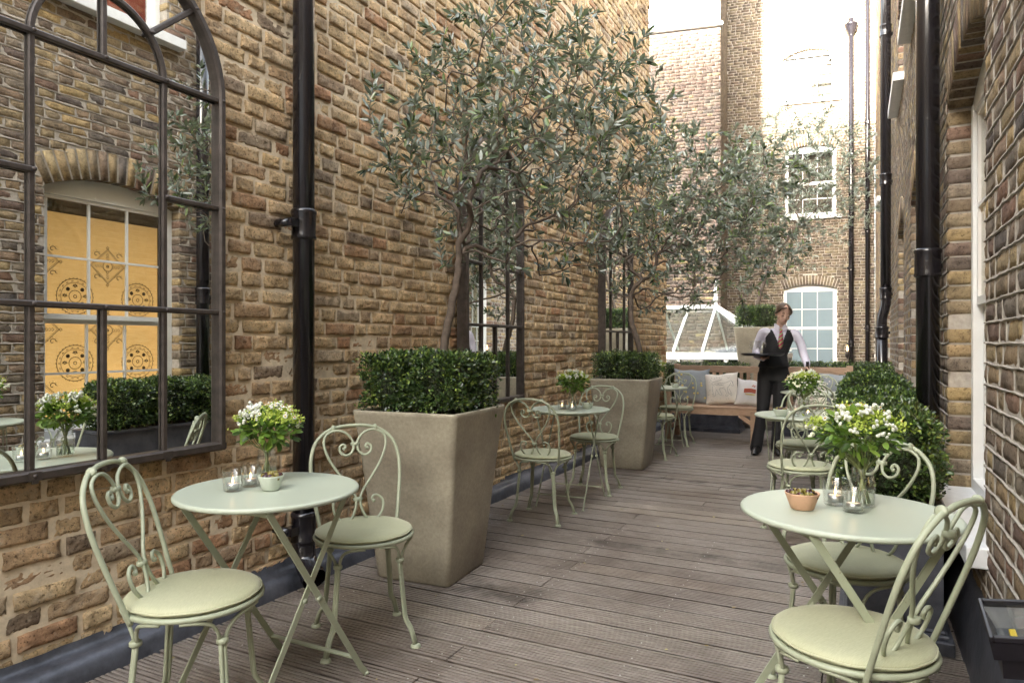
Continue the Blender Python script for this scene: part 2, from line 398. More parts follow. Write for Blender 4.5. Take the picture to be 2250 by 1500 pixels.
def crom(pts, n=8, closed=False):
    P = [Vector(p) for p in pts]; out = []; m = len(P)
    rng = range(m) if closed else range(m-1)
    for i in rng:
        p0 = P[(i-1) % m] if closed or i > 0 else P[0]*2-P[1]
        p1 = P[i]; p2 = P[(i+1) % m]; p3 = P[(i+2) % m] if closed or i+2 < m else p2*2-p1
        for k in range(n):
            t = k/n; out.append(.5*((2*p1)+(p2-p0)*t+(2*p0-5*p1+4*p2-p3)*t*t+(3*p1-p0-3*p2+p3)*t**3))
    if not closed: out.append(P[-1])
    return out
def rotmats(D, rng, roll=None):
    """(n,3) directions -> (n,3,3) frames, local +Y along D, random roll; columns = x,y,z"""
    D = D/np.linalg.norm(D, axis=1, keepdims=True)
    rnd = rng.normal(size=D.shape); X = np.cross(D, rnd); X /= np.linalg.norm(X, axis=1, keepdims=True)+1e-9
    Z = np.cross(X, D); return np.stack([X, D, Z], axis=2)
def flatmats(D, up, rng, jit=.5):
    """leaf blades whose faces look roughly along up"""
    D = D/np.linalg.norm(D, axis=1, keepdims=True)
    U = up + rng.normal(size=D.shape)*jit
    X = np.cross(D, U); X /= np.linalg.norm(X, axis=1, keepdims=True)+1e-9
    Z = np.cross(X, D); return np.stack([X, D, Z], axis=2)
def scatter(BV, BF, P, M3, sc):
    n = len(P); k = len(BV)
    V = np.einsum('nij,kj->nki', M3, BV)*sc.reshape(n, 1, -1) + P[:, None, :]
    F = (BF[None] + (np.arange(n)*k)[:, None, None]).reshape(-1, BF.shape[1])
    return V.reshape(-1, 3), F
LEAF_V = np.array([(0,0,0), (-.145,.3,.035), (-.13,.68,.03), (0,1,-.02), (.13,.68,.03), (.145,.3,.035)], float)
LEAF_F = np.array([(0,3,2,1), (0,5,4,3)])
OVAL_V = np.array([(0,0,0), (-.26,.25,.05), (-.24,.7,.04), (0,1,-.05), (.24,.7,.04), (.26,.25,.05)], float)
# ------------------------------------------------------------------ brickwork
def arch_geo(o):
    w = o['u1']-o['u0']; rise = o.get('rise', .1); Rr = (w*w/4+rise*rise)/(2*rise)
    return w, rise, Rr, o['zs']+rise-Rr, (o['u0']+o['u1'])/2, math.asin(w/2/Rr)
def open_half(o, z):
    """half-widths removed from brickwork at height z"""
    w, rise, Rr, cz, mid, ph = arch_geo(o)
    if z < o['z0']: return 0
    if z < o['zs']: return w/2
    Ro = Rr+o.get('ring', .22)
    if z >= cz+Ro: return 0
    h = math.sqrt(max(0, Ro*Ro-(z-cz)**2))
    return min(h, (z-cz)*math.tan(ph))
def soffit(o, u):
    w, rise, Rr, cz, mid, ph = arch_geo(o)
    return cz+math.sqrt(max(1e-6, Rr*Rr-(u-mid)**2))
def layout(u0, u1, z0, z1, ops, rng, pitch=.0755, Ls=.222, Hs=.106, j=.011, jit=.006, pj=None):
    pj = pj or j
    out = []
    nrow = int((z1-z0)/pitch)
    for r in range(nrow):
        za = z0+r*pitch; zb = za+pitch-j; zc = (za+zb)/2
        cuts = []
        for o in ops:
            h = max(open_half(o, za+.006), open_half(o, zb-.006)) if zc < o['zs'] else open_half(o, zc)
            if h > 0: m = (o['u0']+o['u1'])/2; cuts.append((m-h, m+h, zc < o['zs']))
        u = u0 - rng.random()*.08 - (r % 2)*.165; k = 0
        while u < u1:
            w = (Ls if (k % 2 == 0) else Hs) + rng.normal()*jit
            if rng.random() < .06: w = Ls
            segs = [(max(u, u0), min(u+w, u1), 0)]
            for a, b, deep in cuts:
                ns = []
                for s0, s1, d in segs:
                    if s1 <= a or s0 >= b: ns.append((s0, s1, d))
                    else:
                        if s0 < a: ns.append((s0, a, 1 if deep else 0))
                        if s1 > b: ns.append((b, s1, 1 if deep else 0))
                segs = ns
            for s0, s1, d in segs:
                if s1-s0 > .025: out.append((s0, s1, za+rng.normal()*.0015, zb+rng.normal()*.0015, d))
            u += w+pj; k += 1
    return np.array(out)
def brick_mesh(name, B, rng, nx=7, nz=4, amp=.006, rnd=.010, proud=.006, depth=.03, deep=.11, mat=None, extra=None):
    n = len(B); gx = np.linspace(0, 1, nx); gz = np.linspace(0, 1, nz)
    ua, ub, za, zb = (B[:, i][:, None, None] for i in range(4))
    sx = gx[None, None, :]; sz = gz[None, :, None]
    w = ub-ua; h = zb-za
    # outline wobble
    ph = rng.random((n, 8))*6.28
    f = lambda i: ph[:, i][:, None, None]
    wob = amp*.55
    U = ua+sx*w + wob*np.sin(sz*5+f(0))*(1-2*sx)*.6 + wob*.5*np.sin(sx*9+f(1))*np.sin(sz*6+f(2))
    Z = za+sz*h + wob*np.sin(sx*5+f(3))*(1-2*sz)*.6 + wob*.22*np.sin(sx*17+f(4)) + wob*.25*rng.normal(size=(n, nz, nx))
    ex = np.minimum(sx, 1-sx)*w; ez = np.minimum(sz, 1-sz)*h
    e = np.minimum(1, np.minimum(ex, ez)/max(rnd, 1e-4))
    Y = proud*rng.normal(1, .45, n)[:, None, None] - (1-e)*rnd*.9
    Y = Y + amp*.35*np.sin(sx*6+f(5))*np.sin(sz*4+f(6)) + amp*.45*rng.normal(size=(n, nz, nx)) + (sx-.5)*rng.normal(0, amp*.6, n)[:, None, None] + (sz-.5)*rng.normal(0, amp*.5, n)[:, None, None]
    V = np.stack([U+0*Y, Y, Z+0*Y], -1).reshape(n, -1, 3)
    # skirt
    idx = [(0, i) for i in range(nx)] + [(k, nx-1) for k in range(1, nz)] + [(nz-1, i) for i in range(nx-2, -1, -1)] + [(k, 0) for k in range(nz-2, 0, -1)]
    ring = np.array([a*nx+b for a, b in idx]); SK = V[:, ring, :].copy()
    SK[:, :, 1] = np.where(B[:, 4][:, None] > 0, -deep, -depth)
    k = nx*nz; V = np.concatenate([V, SK], 1); kk = V.shape[1]
    F = [(a*nx+b, a*nx+b+1, (a+1)*nx+b+1, (a+1)*nx+b) for a in range(nz-1) for b in range(nx-1)]
    m = len(ring)
    F += [(ring[i], k+i, k+(i+1) % m, ring[(i+1) % m]) for i in range(m)]
    # outward normal is +y: x right, z up gives -y, so flip
    F = np.array(F)[:, ::-1]
    FF = (F[None]+(np.arange(n)*kk)[:, None, None]).reshape(-1, 4); V = V.reshape(-1, 3)
    if extra is not None and len(extra[0]):
        FF = np.concatenate([FF, extra[1]+len(V)]); V = np.concatenate([V, extra[0]])
    return mesh_np(name, V, FF, mat)
def voussoirs(o, rng, vw=.072, depth=.11, proud=.003):
    w, rise, Rr, cz, mid, ph = arch_geo(o); ring = o.get('ring', .22)
    n = max(5, int(2*ph*Rr/vw)); VV = []; FF = []
    for i in range(n):
        a0 = -ph+2*ph*i/n+.05/Rr*.08; a1 = -ph+2*ph*(i+1)/n-.05/Rr*.08
        g = .004/Rr; a0 += g; a1 -= g; pr = proud+rng.normal()*.0015; b = len(VV)
        for y in (pr, -depth):
            for (a, r_) in ((a0, Rr), (a1, Rr), (a1, Rr+ring-.008), (a0, Rr+ring-.008)):
                VV.append((mid+r_*math.sin(a), y, cz+r_*math.cos(a)))
        FF += [(b+0,b+3,b+2,b+1), (b+0,b+1,b+5,b+4), (b+1,b+2,b+6,b+5), (b+2,b+3,b+7,b+6), (b+3,b+0,b+4,b+7)]
    return np.array(VV), np.array(FF)
def mortar_mesh(name, u0, u1, z0, z1, ops, y=-.004, mat=None, wob=0, step=.3, thick=.3, rng=None):
    if wob:   # fine relief sheet (no openings)
        nu = int((u1-u0)/.022); nz = int((z1-z0)/.022)
        U, Z = np.meshgrid(np.linspace(u0, u1, nu), np.linspace(z0, z1, nz))
        Y = y + wob*(np.sin(U*31+np.sin(Z*19)*2)*np.sin(Z*37+np.sin(U*13)*2)*.5) + wob*.45*rng.normal(size=U.shape)
        V = np.stack([U, Y, Z], -1).reshape(-1, 3); i = np.arange(nu*nz).reshape(nz, nu)
        F = np.stack([i[:-1, :-1], i[1:, :-1], i[1:, 1:], i[:-1, 1:]], -1).reshape(-1, 4)
        me = mesh_np(name, V, F, mat, True)
        return me
    xs = {u0, u1}
    u = u0
    while u < u1: xs.add(round(u, 4)); u += step
    for o in ops:
        for k in range(9): xs.add(o['u0']+(o['u1']-o['u0'])*k/8)
    xs = sorted(xs); V = []; F = []
    for a, b in zip(xs[:-1], xs[1:]):
        if b-a < 1e-5: continue
        m = (a+b)/2; hs = []
        for o in ops:
            if o['u0'] < m < o['u1']: hs.append(o)
        hs.sort(key=lambda o: o['z0']); lo = (z0, z0)
        for o in hs+[None]:
            hi = (z1, z1) if o is None else (o['z0'], o['z0'])
            n = len(V); V += [(a, y, lo[0]), (b, y, lo[1]), (b, y, hi[1]), (a, y, hi[0])]; F.append((n, n+3, n+2, n+1))
            if o is not None: lo = (soffit(o, a), soffit(o, b))
    # jambs, soffit and sill bed behind the joints
    for o in ops:
        d = -.11; n = len(V); e = .003
        V += [(o['u0']-e, y, o['z0']), (o['u0']-e, d, o['z0']), (o['u0']-e, d, o['zs']), (o['u0']-e, y, o['zs'])]; F.append((n, n+1, n+2, n+3))
        n = len(V); V += [(o['u1']+e, y, o['z0']), (o['u1']+e, d, o['z0']), (o['u1']+e, d, o['zs']), (o['u1']+e, y, o['zs'])]; F.append((n+3, n+2, n+1, n))
        for k in range(8):
            a = o['u0']+(o['u1']-o['u0'])*k/8; b = o['u0']+(o['u1']-o['u0'])*(k+1)/8; n = len(V)
            V += [(a, y, soffit(o, a)+e), (b, y, soffit(o, b)+e), (b, d, soffit(o, b)+e), (a, d, soffit(o, a)+e)]; F.append((n, n+1, n+2, n+3))
    # top, ends and back so the wall is a solid mass
    t = -thick; n = len(V)
    V += [(u0, y, z0), (u1, y, z0), (u1, y, z1), (u0, y, z1), (u0, t, z0), (u1, t, z0), (u1, t, z1), (u0, t, z1)]
    F += [(n+3, n+7, n+6, n+2), (n+0, n+4, n+7, n+3), (n+2, n+6, n+5, n+1), (n+4, n+5, n+6, n+7)]
    return mesh_np(name, V, F, mat)
def ribbon(name, B, pitch, z0, z1, rng, mat, ops, hw=.0043, y=.003):
    """raised wavy pointing between the bricks"""
    V = []; F = []
    def strip(pts, vert):
        n = len(V)
        for (u, z) in pts:
            k = hw*(1+rng.normal()*.18)
            if vert: k *= .62; q = [(u-k, -.01, z), (u-k*.8, .0004, z), (u+k*.8, .0004, z), (u+k, -.01, z)]
            else: q = [(u, -.01, z-k), (u, y, z-k*.6), (u, y, z+k*.6), (u, -.01, z+k)]
            V.extend(q)
        for i in range(len(pts)-1):
            for j in range(3):
                a = n+i*4+j; f = (a, a+4, a+5, a+1); F.append(f if vert else f)
    rows = {}
    for b in B: rows.setdefault(int(round((b[2]-z0)/pitch)), []).append(b)
    for r, bs in rows.items():
        bs.sort(key=lambda b: b[0]); z = z0+r*pitch-.0055; run = []; prev = None
        for b in bs:
            if prev is not None and b[0]-prev > .05:
                if len(run) > 1: strip(run, False)
                run = []
            if not run: run.append((b[0]-.004, z+rng.normal()*.0015))
            for t in (.33, .66): run.append((b[0]+(b[1]-b[0])*t, z+rng.normal()*.0022))
            run.append((b[1]+.005, z+rng.normal()*.002))
            if prev is not None and b[0]-prev < .05: strip([((b[0]+prev)/2, b[2]-.003), ((b[0]+prev)/2+rng.normal()*.001, (b[2]+b[3])/2), ((b[0]+prev)/2, b[3]+.003)], True)
            prev = b[1]
        if len(run) > 1: strip(run, False)
    return mesh_np(name, V, np.array(F)[:, ::-1], mat)

def sash(parent, o, rngs, d=-.10, cols=3, rows=(2, 2), frame=.055, backing=None, pane=None, sill=None, blind=None, name='window', label=None, split=None, wm=None):
    """a sash window in the opening o (wall-local coordinates), children of `parent`"""
    wm = wm or M['white']
    u0, u1, z0, zs = o['u0'], o['u1'], o['z0'], o['zs']; top = zs+o.get('rise', .1)
    mid = split or (z0+(zs-z0)*.5)
    f = MB()
    y = d
    f.box(((u0+u1)/2, y-.04, top-.06), (u1-u0+.02, .07, .22))                    # head board, seen under the arch
    f.box((u0+frame/2-.005, y-.04, (z0+zs)/2), (frame, .08, zs-z0)); f.box((u1-frame/2+.005, y-.04, (z0+zs)/2), (frame, .08, zs-z0))
    f.box(((u0+u1)/2, y-.045, z0+.03), (u1-u0, .09, .06))
    w = f.build(name, wm, parent, bevel=.004)
    if label: w['label'] = label
    a, b = u0+frame, u1-frame; zt = zs-.03
    for (s0, s1, yy, nr) in ((mid, zt, y-.03, rows[0]), (z0+.06, mid, y-.058, rows[1])):
        g = MB(); st = .03
        g.box((a+st/2, yy, (s0+s1)/2), (st, .026, s1-s0)); g.box((b-st/2, yy, (s0+s1)/2), (st, .026, s1-s0))
        g.box(((a+b)/2, yy, s0+.02), (b-a-2*st, .026, .04)); g.box(((a+b)/2, yy, s1-.018), (b-a-2*st, .026, .036))
        for i in range(1, cols): g.box((a+st+(b-a-2*st)*i/cols, yy, (s0+s1)/2), (.017, .022, s1-s0-.075))
        for i in range(1, nr): g.box(((a+b)/2, yy+.001, s0+.04+(s1-s0-.076)*i/nr), (b-a-2*st, .022, .017))
        g.build('sash', wm, w)
        p = MB(); p.box(((a+b)/2, yy-.004, (s0+s1)/2), (b-a-2*st-.002, .005, s1-s0-.08)); p.build('pane', pane or M['pane'], w)
    if blind:
        q = MB(); q.box(((a+b)/2+blind.get('off', 0), y-.14, (z0+blind['top'])/2), (blind.get('w', b-a+.02), .006, blind['top']-z0)); bl = q.build('blind', blind['mat'], w)
        if blind.get('label'): bl['label'] = blind['label']
        if blind.get('motif'): motif_mesh(bl, a, b, z0, blind['top'], y-.1365)
    if backing:
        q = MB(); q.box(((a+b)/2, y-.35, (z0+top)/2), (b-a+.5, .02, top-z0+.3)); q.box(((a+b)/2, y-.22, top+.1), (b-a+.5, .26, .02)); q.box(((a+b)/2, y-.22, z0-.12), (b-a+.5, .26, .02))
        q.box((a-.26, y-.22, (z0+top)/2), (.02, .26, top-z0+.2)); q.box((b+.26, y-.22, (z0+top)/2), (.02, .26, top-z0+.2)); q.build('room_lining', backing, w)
    if sill:
        q = MB(); sd = sill.get('proud', .065); th = sill.get('th', .075); ov = sill.get('ov', .09)
        q.box(((u0+u1)/2, (sd-.12)/2, z0-th/2+.004), (u1-u0+2*ov, sd+.12-.0, th)); q.build('sill', M['sill'], w, bevel=.006)
    return w
def motif_mesh(parent, a, b, z0, z1, y):
    """printed rosettes and diamonds on the blind"""
    m = MB()
    def ln(pts, r=.0018, closed=False):
        m.tube([(p[0], y+.0015, p[1]) for p in pts], r*1.5, 4, closed=closed)
    def circ(c, r, n=28, rr=.0018): ln([(c[0]+r*math.cos(2*PI*i/n), c[1]+r*math.sin(2*PI*i/n)) for i in range(n)], rr, True)
    def scallop(c, r, n=30):
        for i in range(n):
            t = 2*PI*i/n; m.sph((c[0]+r*math.cos(t), y+.001, c[1]+r*math.sin(t)), .004, 5, 3, (1, .3, 1))
    def curl(c, r, s=1):
        ln([(c[0]+s*r*(1-.1*i)*math.cos(i*.75), c[1]+r*(1-.1*i)*math.sin(i*.75)) for i in range(8)], .0022)
        for i in range(5): t = i*.75; m.sph((c[0]+s*r*1.25*math.cos(t), y+.001, c[1]+r*1.25*math.sin(t)), .0035, 5, 3, (1, .3, 1))
    def rose(c, r):
        circ(c, r); scallop(c, r*1.04); circ(c, r*.78, 24, .0013); circ(c, r*.34, 16); circ(c, r*.09, 8, .002)
        for i in range(18):
            t = 2*PI*i/18; q = r*.88; ln([(c[0]+q*math.cos(t)-.01*math.sin(t+.6), c[1]+q*math.sin(t)+.01*math.cos(t+.6)), (c[0]+q*math.cos(t), c[1]+q*math.sin(t)), (c[0]+q*math.cos(t)+.01*math.sin(t-.6), c[1]+q*math.sin(t)-.01*math.cos(t-.6))], .0018)
        for i in range(4):
            t = PI/4+PI/2*i; q = (c[0]+r*.56*math.cos(t), c[1]+r*.56*math.sin(t)); circ(q, r*.085, 10, .0028); circ(q, r*.03, 6, .0028)
            t += PI/4; q = (c[0]+r*.56*math.cos(t), c[1]+r*.56*math.sin(t)); curl(q, r*.1); curl(q, r*.1, -1)
    def diam(c, r):
        for k, w in ((1, .0024), (.9, .0013)): ln([(c[0]-r*k, c[1]), (c[0], c[1]+r*k), (c[0]+r*k, c[1]), (c[0], c[1]-r*k)], w, True)
        circ(c, r*.28, 16); circ(c, r*.06, 8, .003); scallop(c, r*.3, 14)
        for i in range(4):
            t = PI/2*i; q = (c[0]+r*1.08*math.cos(t), c[1]+r*1.08*math.sin(t)); ln([(q[0]-.012, q[1]), (q[0], q[1]+.012), (q[0]+.012, q[1]), (q[0], q[1]-.012)], .002, True)
            for s in (.45, .6, .75):
                p = (c[0]+r*s*math.cos(t), c[1]+r*s*math.sin(t)); e = .022
                ln([(p[0]+e*math.cos(t+2.5), p[1]+e*math.sin(t+2.5)), p, (p[0]+e*math.cos(t-2.5), p[1]+e*math.sin(t-2.5))], .0018)
            t += PI/4; curl((c[0]+r*.93*math.cos(t), c[1]+r*.93*math.sin(t)), .028)
    P = .54; r = .145
    for i in range(-1, 4):
        for j in range(-1, 5):
            c = (a+.04+i*P*.5, z0+.30+j*P*.5+.0)
            if (i+j) % 2: continue
            if c[0]-.2 < a-.02 or c[0]+.2 > b+.02: 
                if c[0] < a+.0 or c[0] > b-.0: continue
            if c[1] < z0+.16 or c[1] > z1-.16: continue
            (rose if j % 2 else diam)(c, r)
    m.build('printed_motif', M['printed'], parent)

# ------------------------------------------------------------------ walls
def wall_frame(name, label, cat, org, ang): return thing(name, label, cat, org, ang)
rng = np.random.default_rng(7)
LW, RW = -2.57, .41
# left wall: local x -> -Y world, y -> +X
W = thing('brick_wall', 'tall rough yellow stock brick wall with three arched mirrors along the left of the terrace', 'wall', (LW, 10.2, 0), R(-90))
def lw(Y): return 10.2-Y
U1 = lw(.1)
B = layout(0, U1, .0, 4.55, [], rng, pitch=.074, j=.014, jit=.014, Ls=.198, Hs=.100, pj=.024)
B2 = layout(lw(9.25), U1, 4.55, 6.3, [], rng, pitch=.074, j=.014, jit=.014, Ls=.198, Hs=.100, pj=.024)
B = np.concatenate([B, B2])
link('brickwork', brick_mesh('brickwork', B, rng, 14, 7, .0038, .0045, .0092, mat=M['brick_y']), W)
link('mortar', mortar_mesh('mortar', 0, U1, 0, 4.55, [], y=-.0005, mat=M['mortar_y'], wob=.0022, rng=rng), W)
link('mortar', mortar_mesh('mortar', lw(9.25), U1, 4.55, 6.3, [], y=-.0005, mat=M['mortar_y'], wob=.0022, rng=rng), W)
q = MB(); q.box(((.02+U1+1.5)/2, -.2, 2.27), (U1+1.5-.02, .36, 4.54)); q.box(((lw(9.23)+U1+1.5)/2, -.2, 5.42), (U1+1.5-lw(9.23), .36, 1.75)); q.build('wall_core', M['mortar_y'], W)
q = MB(); q.box(((0+lw(9.25))/2, -.16, 4.58), (lw(9.25)+.04, .42, .05)); q.build('coping', M['mortar_y'], W, bevel=.006)
# brick end of the left wall (faces the far courtyard corner)

# right wall: local x -> +Y world, y -> -X
BR = thing('brick_building', 'brown brick building with recessed arched sash windows along the right of the terrace', 'building', (RW, 0, 0), R(90))
ops = [dict(u0=2.98, u1=4.12, z0=.48, zs=2.40, rise=.13, ring=.24),
       dict(u0=5.78, u1=6.84, z0=.48, zs=2.40, rise=.13, ring=.24),
       dict(u0=7.9, u1=8.92, z0=.48, zs=2.40, rise=.13, ring=.24),
       dict(u0=11.2, u1=12.2, z0=.9, zs=2.40, rise=.13, ring=.24),
       dict(u0=2.92, u1=4.0, z0=3.9, zs=4.9, rise=.11, ring=.24),
       dict(u0=5.75, u1=6.75, z0=3.9, zs=4.9, rise=.11, ring=.24),
       dict(u0=7.9, u1=8.95, z0=3.9, zs=4.9, rise=.11, ring=.24),
       dict(u0=14.3, u1=15.3, z0=3.9, zs=5.5, rise=.11, ring=.24)]
z0r = .26
B = np.concatenate([layout(.7, 9.0, z0r, 5.42, ops[:3]+ops[4:7], rng, pitch=.0735, j=.011, jit=.004), layout(9.0, 14.0, z0r, 6.5, ops[3:4], rng, pitch=.0735, j=.011, jit=.004)]) #layout(.7, 14.0, z0r, 6.5, ops, rng, pitch=.0735, j=.011, jit=.004)
ex = [voussoirs(o, rng) for o in ops]
off = 0; EV = []; EF = []
for v, f in ex: EV.append(v); EF.append(f+off); off += len(v)
ext = (np.concatenate(EV), np.concatenate(EF))
link('brickwork', brick_mesh('brickwork', B, rng, 6, 4, .0026, .005, .0015, mat=M['brick_b'], extra=ext), BR)
nearB = B[(B[:, 0] < 14.0) & (B[:, 2] < 4.6)]
link('pointing', ribbon('pointing', nearB, .0735, z0r, 6.5, rng, M['mortar_g'], ops), BR)
Bf = np.concatenate([layout(14.0, 20.6, z0r, 10.5, [ops[7]], rng, pitch=.0735, j=.011, jit=.004), layout(9.0, 14.0, 6.51, 10.5, [], rng, pitch=.0735, j=.011)])
link('brickwork', brick_mesh('brickwork', Bf, rng, 2, 2, .001, .0001, .002, mat=M['brick_b']), BR)
link('mortar', mortar_mesh('mortar', -1.5, 9.0, 0, 5.43, [o for o in ops if o['u1'] < 9], y=-.003, mat=M['mortar_g'], thick=.6), BR)
link('mortar', mortar_mesh('mortar', 9.0, 20.6, 0, 10.5, [o for o in ops if o['u1'] > 9.7], y=-.003, mat=M['mortar_g'], thick=.6), BR)
for i, o in enumerate(ops):
    if i == 0:
        sash(BR, o, rng, rows=(2, 2), cols=3, sill=dict(proud=.065, ov=.07), backing=M['room'], label='large sash window with a printed orange blind',
             blind=dict(mat=M['orange'], top=2.25, motif=True, label='glowing orange blind printed with rosettes and diamonds'), split=1.40)
    elif i < 4:
        sash(BR, o, rng, sill=dict(proud=.06), backing=M['drape'], split=1.55, blind=dict(mat=M['drape'], top=2.3, motif=(i == 3)), label='sash window with pale patterned drapes')
    else:
        sash(BR, o, rng, cols=2, rows=(1, 1), sill=dict(proud=.10, th=.085, ov=.12), backing=M['redcurtain'] if i == 4 else M['room'], label='upper sash window with a red curtain' if i == 4 else None)

# back buildings
def cam2w(Xc, Zc):
    c, s = .89205, .45194; return (Xc*c-Zc*s, Xc*s+Zc*c)
def wall_between(name, label, A, Bp, z1, ops, mat, mort, zlo=0, group=None, thick=.5):
    """A = right end, B = left end as seen; normal faces the viewer"""
    ax, ay = A; bx, by = Bp; L_ = math.hypot(bx-ax, by-ay); ang = math.atan2(by-ay, bx-ax)
    t = thing(name, label, 'building', (ax, ay, 0), ang, group)
    Bk = layout(0, L_, zlo, z1, ops, rng, pitch=.0755, j=.011, jit=.003)
    if ops:
        off = 0; EV = []; EF = []
        for v, f in [voussoirs(o, rng, proud=.004) for o in ops]: EV.append(v); EF.append(f+off); off += len(v)
        ext = (np.concatenate(EV), np.concatenate(EF))
    else: ext = None
    link('brickwork', brick_mesh('brickwork', Bk, rng, 2, 2, .0005, .0001, .004, mat=mat, extra=ext), t)
    link('mortar', mortar_mesh('mortar', 0, L_, 0, z1, ops, y=-.002, mat=mort, thick=thick), t)
    return t, L_
A0 = (.40, 20.36)
def backpt(t): return cam2w(9.55-.949*t, 18+.315*t)
C1 = backpt(3.70)
bops = [dict(u0=.90, u1=2.24, z0=.45, zs=2.68, rise=.12, ring=.26),
        dict(u0=.92, u1=2.20, z0=4.66, zs=6.45, rise=.12, ring=.26),
        dict(u0=.92, u1=2.24, z0=7.80, zs=8.98, rise=.20, ring=.26)]
Bb, Lb = wall_between('brick_building', 'sunlit brick house closing the far end of the terrace, with stacked sash windows', A0, C1, 12.6, bops, M['brick_g'], M['mortar_g'])
for i, o in enumerate(bops):
    sash(Bb, o, rng, rows=(2, 2), cols=3, pane=M['frost'] if i == 0 else M['pane'], sill=dict(proud=.08, ov=.12, th=.10), frame=.06, backing=M['room'] if i else None, split=1.62 if i == 0 else None, label='frosted sash window' if i == 0 else None)
C0 = cam2w(.3053*15.4, 15.4)
cl = cam2w(.3053*15.4-.966*9, 15.4+.2585*9)
Bl, Ll = wall_between('brick_building', 'dark soot-stained brick house wing standing behind the glazed roof', C0, cl, 8.35, [], M['brick_d'], M['mortar_d'], thick=3.5)
rt = MB(); rt.box((Ll/2, -1.7, 8.39), (Ll+.1, 3.6, .07)); rt.build('coping', M['sill'], Bl)
# return face joining the two
Br2, Lr = wall_between('brick_wall', 'narrow tall brick return wall between the dark wing and the far house', C1, C0, 12.6, [], M['brick_g'], M['mortar_d'], thick=.25)
Br2['category'] = 'wall'

# unseen tall block, added behind the viewer to keep low sun off the terrace
sun_block = thing('brick_building', 'unseen high block added behind the viewer to shade the terrace from low sun', 'building', (0, -30, 0), 0)
q = MB(); q.box((0, -3, 9.85), (70, 6, 19.7)); q.build('wall', M['brick_b'], sun_block)

# ------------------------------------------------------------------ ground, deck, platform
q = MB(); q.box((0, 20, -.62), (600, 600, .04)); tag(q.build('ground', simple('ground_gravel', (.2,.19,.17), .95, nz=3)), kind='structure')
def deck_board(mb, x0, x1, y, w, groove, z=0, tilt=0):
    if groove:
        n = groove; gw = w/n; pts = [(.008, -.02), (.008, -.007), (0, -.0008), (.0005, 0)]
        for i in range(1, n):
            a = i*gw; pts += [(a-.0026, 0), (a-.0020, -.007), (a+.0056, -.007), (a+.0030, -.0006), (a+.0036, 0)]
        pts += [(w-.0015, 0), (w, -.002), (w-.006, -.007), (w-.006, -.02)]
    else: pts = [(.008, -.02), (.008, -.007), (0, -.0008), (.0005, 0), (w*.3, .0005), (w*.7, .0005), (w-.002, 0), (w, -.003), (w-.006, -.009), (w-.006, -.02)]
    V = [(x, y+p, z+q_+tilt*(p-w/2)) for x in (x0, x1) for p, q_ in pts]; m = len(pts)
    F = [(i, m+i, m+i+1, i+1) for i in range(m-1)] + [tuple(range(m)), tuple(m+i for i in range(m-1, -1, -1))]
    mb.add(V, F)
random.seed(3)
dk = MB(); y = -1.2; i = 0
while y < 10.05:
    w = .1368
    cut = [-.15+.04*random.random(), -1.42+.04*random.random()][i % 2] if y < 4.6 else [-.5, -1.65, .1, -1.1][i % 4]+.1*random.random()
    gr = 11 if y < 4.35 else (11 if 4.9 < y < 5.1 else 0)
    gr = 7 if y < 4.35 else (0 if not 4.9 < y < 5.1 else 7)
    xs = [-2.46, cut, .40]
    for a, b in zip(xs[:-1], xs[1:]):
        deck_board(dk, a+.0025, b-.0025, y, w, gr, z=random.uniform(-.0015, .0015), tilt=random.uniform(-.008, .008))
    y += .1485; i += 1
tag(dk.build('terrace_deck', M['deck'], None), kind='structure')
q = MB(); q.box((-1.05, 4.4, -.06), (3.6, 11.4, .05)); tag(q.build('deck_void', M['dark']), kind='structure')  # near-black slab standing in for the shade under the boards
# deck screws
sc = MB()
for k in range(int((4.4+1.2)/.1485)):
    yy = -1.2+.1485*k
    for xx in (-2.2, -1.42-.03, -1.42+.06, -.78, -.15-.02, -.15+.07, .25):
        for e in (.035, .11):
            sc.lathe([(.0035, .0018), (.0001, .0020)], (xx+random.uniform(-.006, .006), yy+e, 0), 6)
tag(sc.build('deck_screws', M['alu'], smooth=False), kind='structure')
# raised platform at the far end
pf = MB(); pf.box((-3.6, 15.4, .27), (8.0, 10.4, .54)); tag(pf.build('raised_terrace', M['deck']), kind='structure')
rs = MB()
for k in range(12): rs.box((-1.0, 10.18, .03+k*.044), (2.9, .03, .034))
tag(rs.build('slatted_riser', wood('silvered_slats', [(.10,.08,.07), (.19,.16,.14), (.28,.24,.21)], (1.2,10,10))[0]), kind='structure')

# ------------------------------------------------------------------ lead flashings
def flash(name, label, path, y0, y1, seed):
    rg = np.random.default_rng(seed); ys = np.arange(y0, y1, .06); V = []; m = len(path)
    for k, yy in enumerate(ys):
        for i, (x, z) in enumerate(path):
            V.append((x+rg.normal()*.0018+.004*math.sin(yy*2.3+i), yy, z+rg.normal()*.0018+(.006*math.sin(yy*3.1+i*.7) if i > m-3 or i == 0 else 0)))
    F = [(k*m+i, k*m+i+1, (k+1)*m+i+1, (k+1)*m+i) for k in range(len(ys)-1) for i in range(m-1)]
    me = mesh_np(name, V, F, M['lead'], True); o = link(name, me)
    tag(o, label, 'flashing'); return o
flash('lead_flashing', 'rolled grey lead flashing along the foot of the yellow brick wall', [(LW+.012, .125), (LW+.016, .10), (LW+.03, .085), (LW+.055, .082), (LW+.085, .07), (LW+.10, .045), (LW+.108, .015), (LW+.112, -.01)], .2, 10.1, 1)
flash('lead_flashing', 'dark lead upstand along the foot of the right-hand brown building', [(RW-.055, -.01), (RW-.052, .02), (RW-.045, .08), (RW-.03, .16), (RW-.018, .22), (RW-.012, .285), (RW+.02, .29)], .5, 10.1, 2)

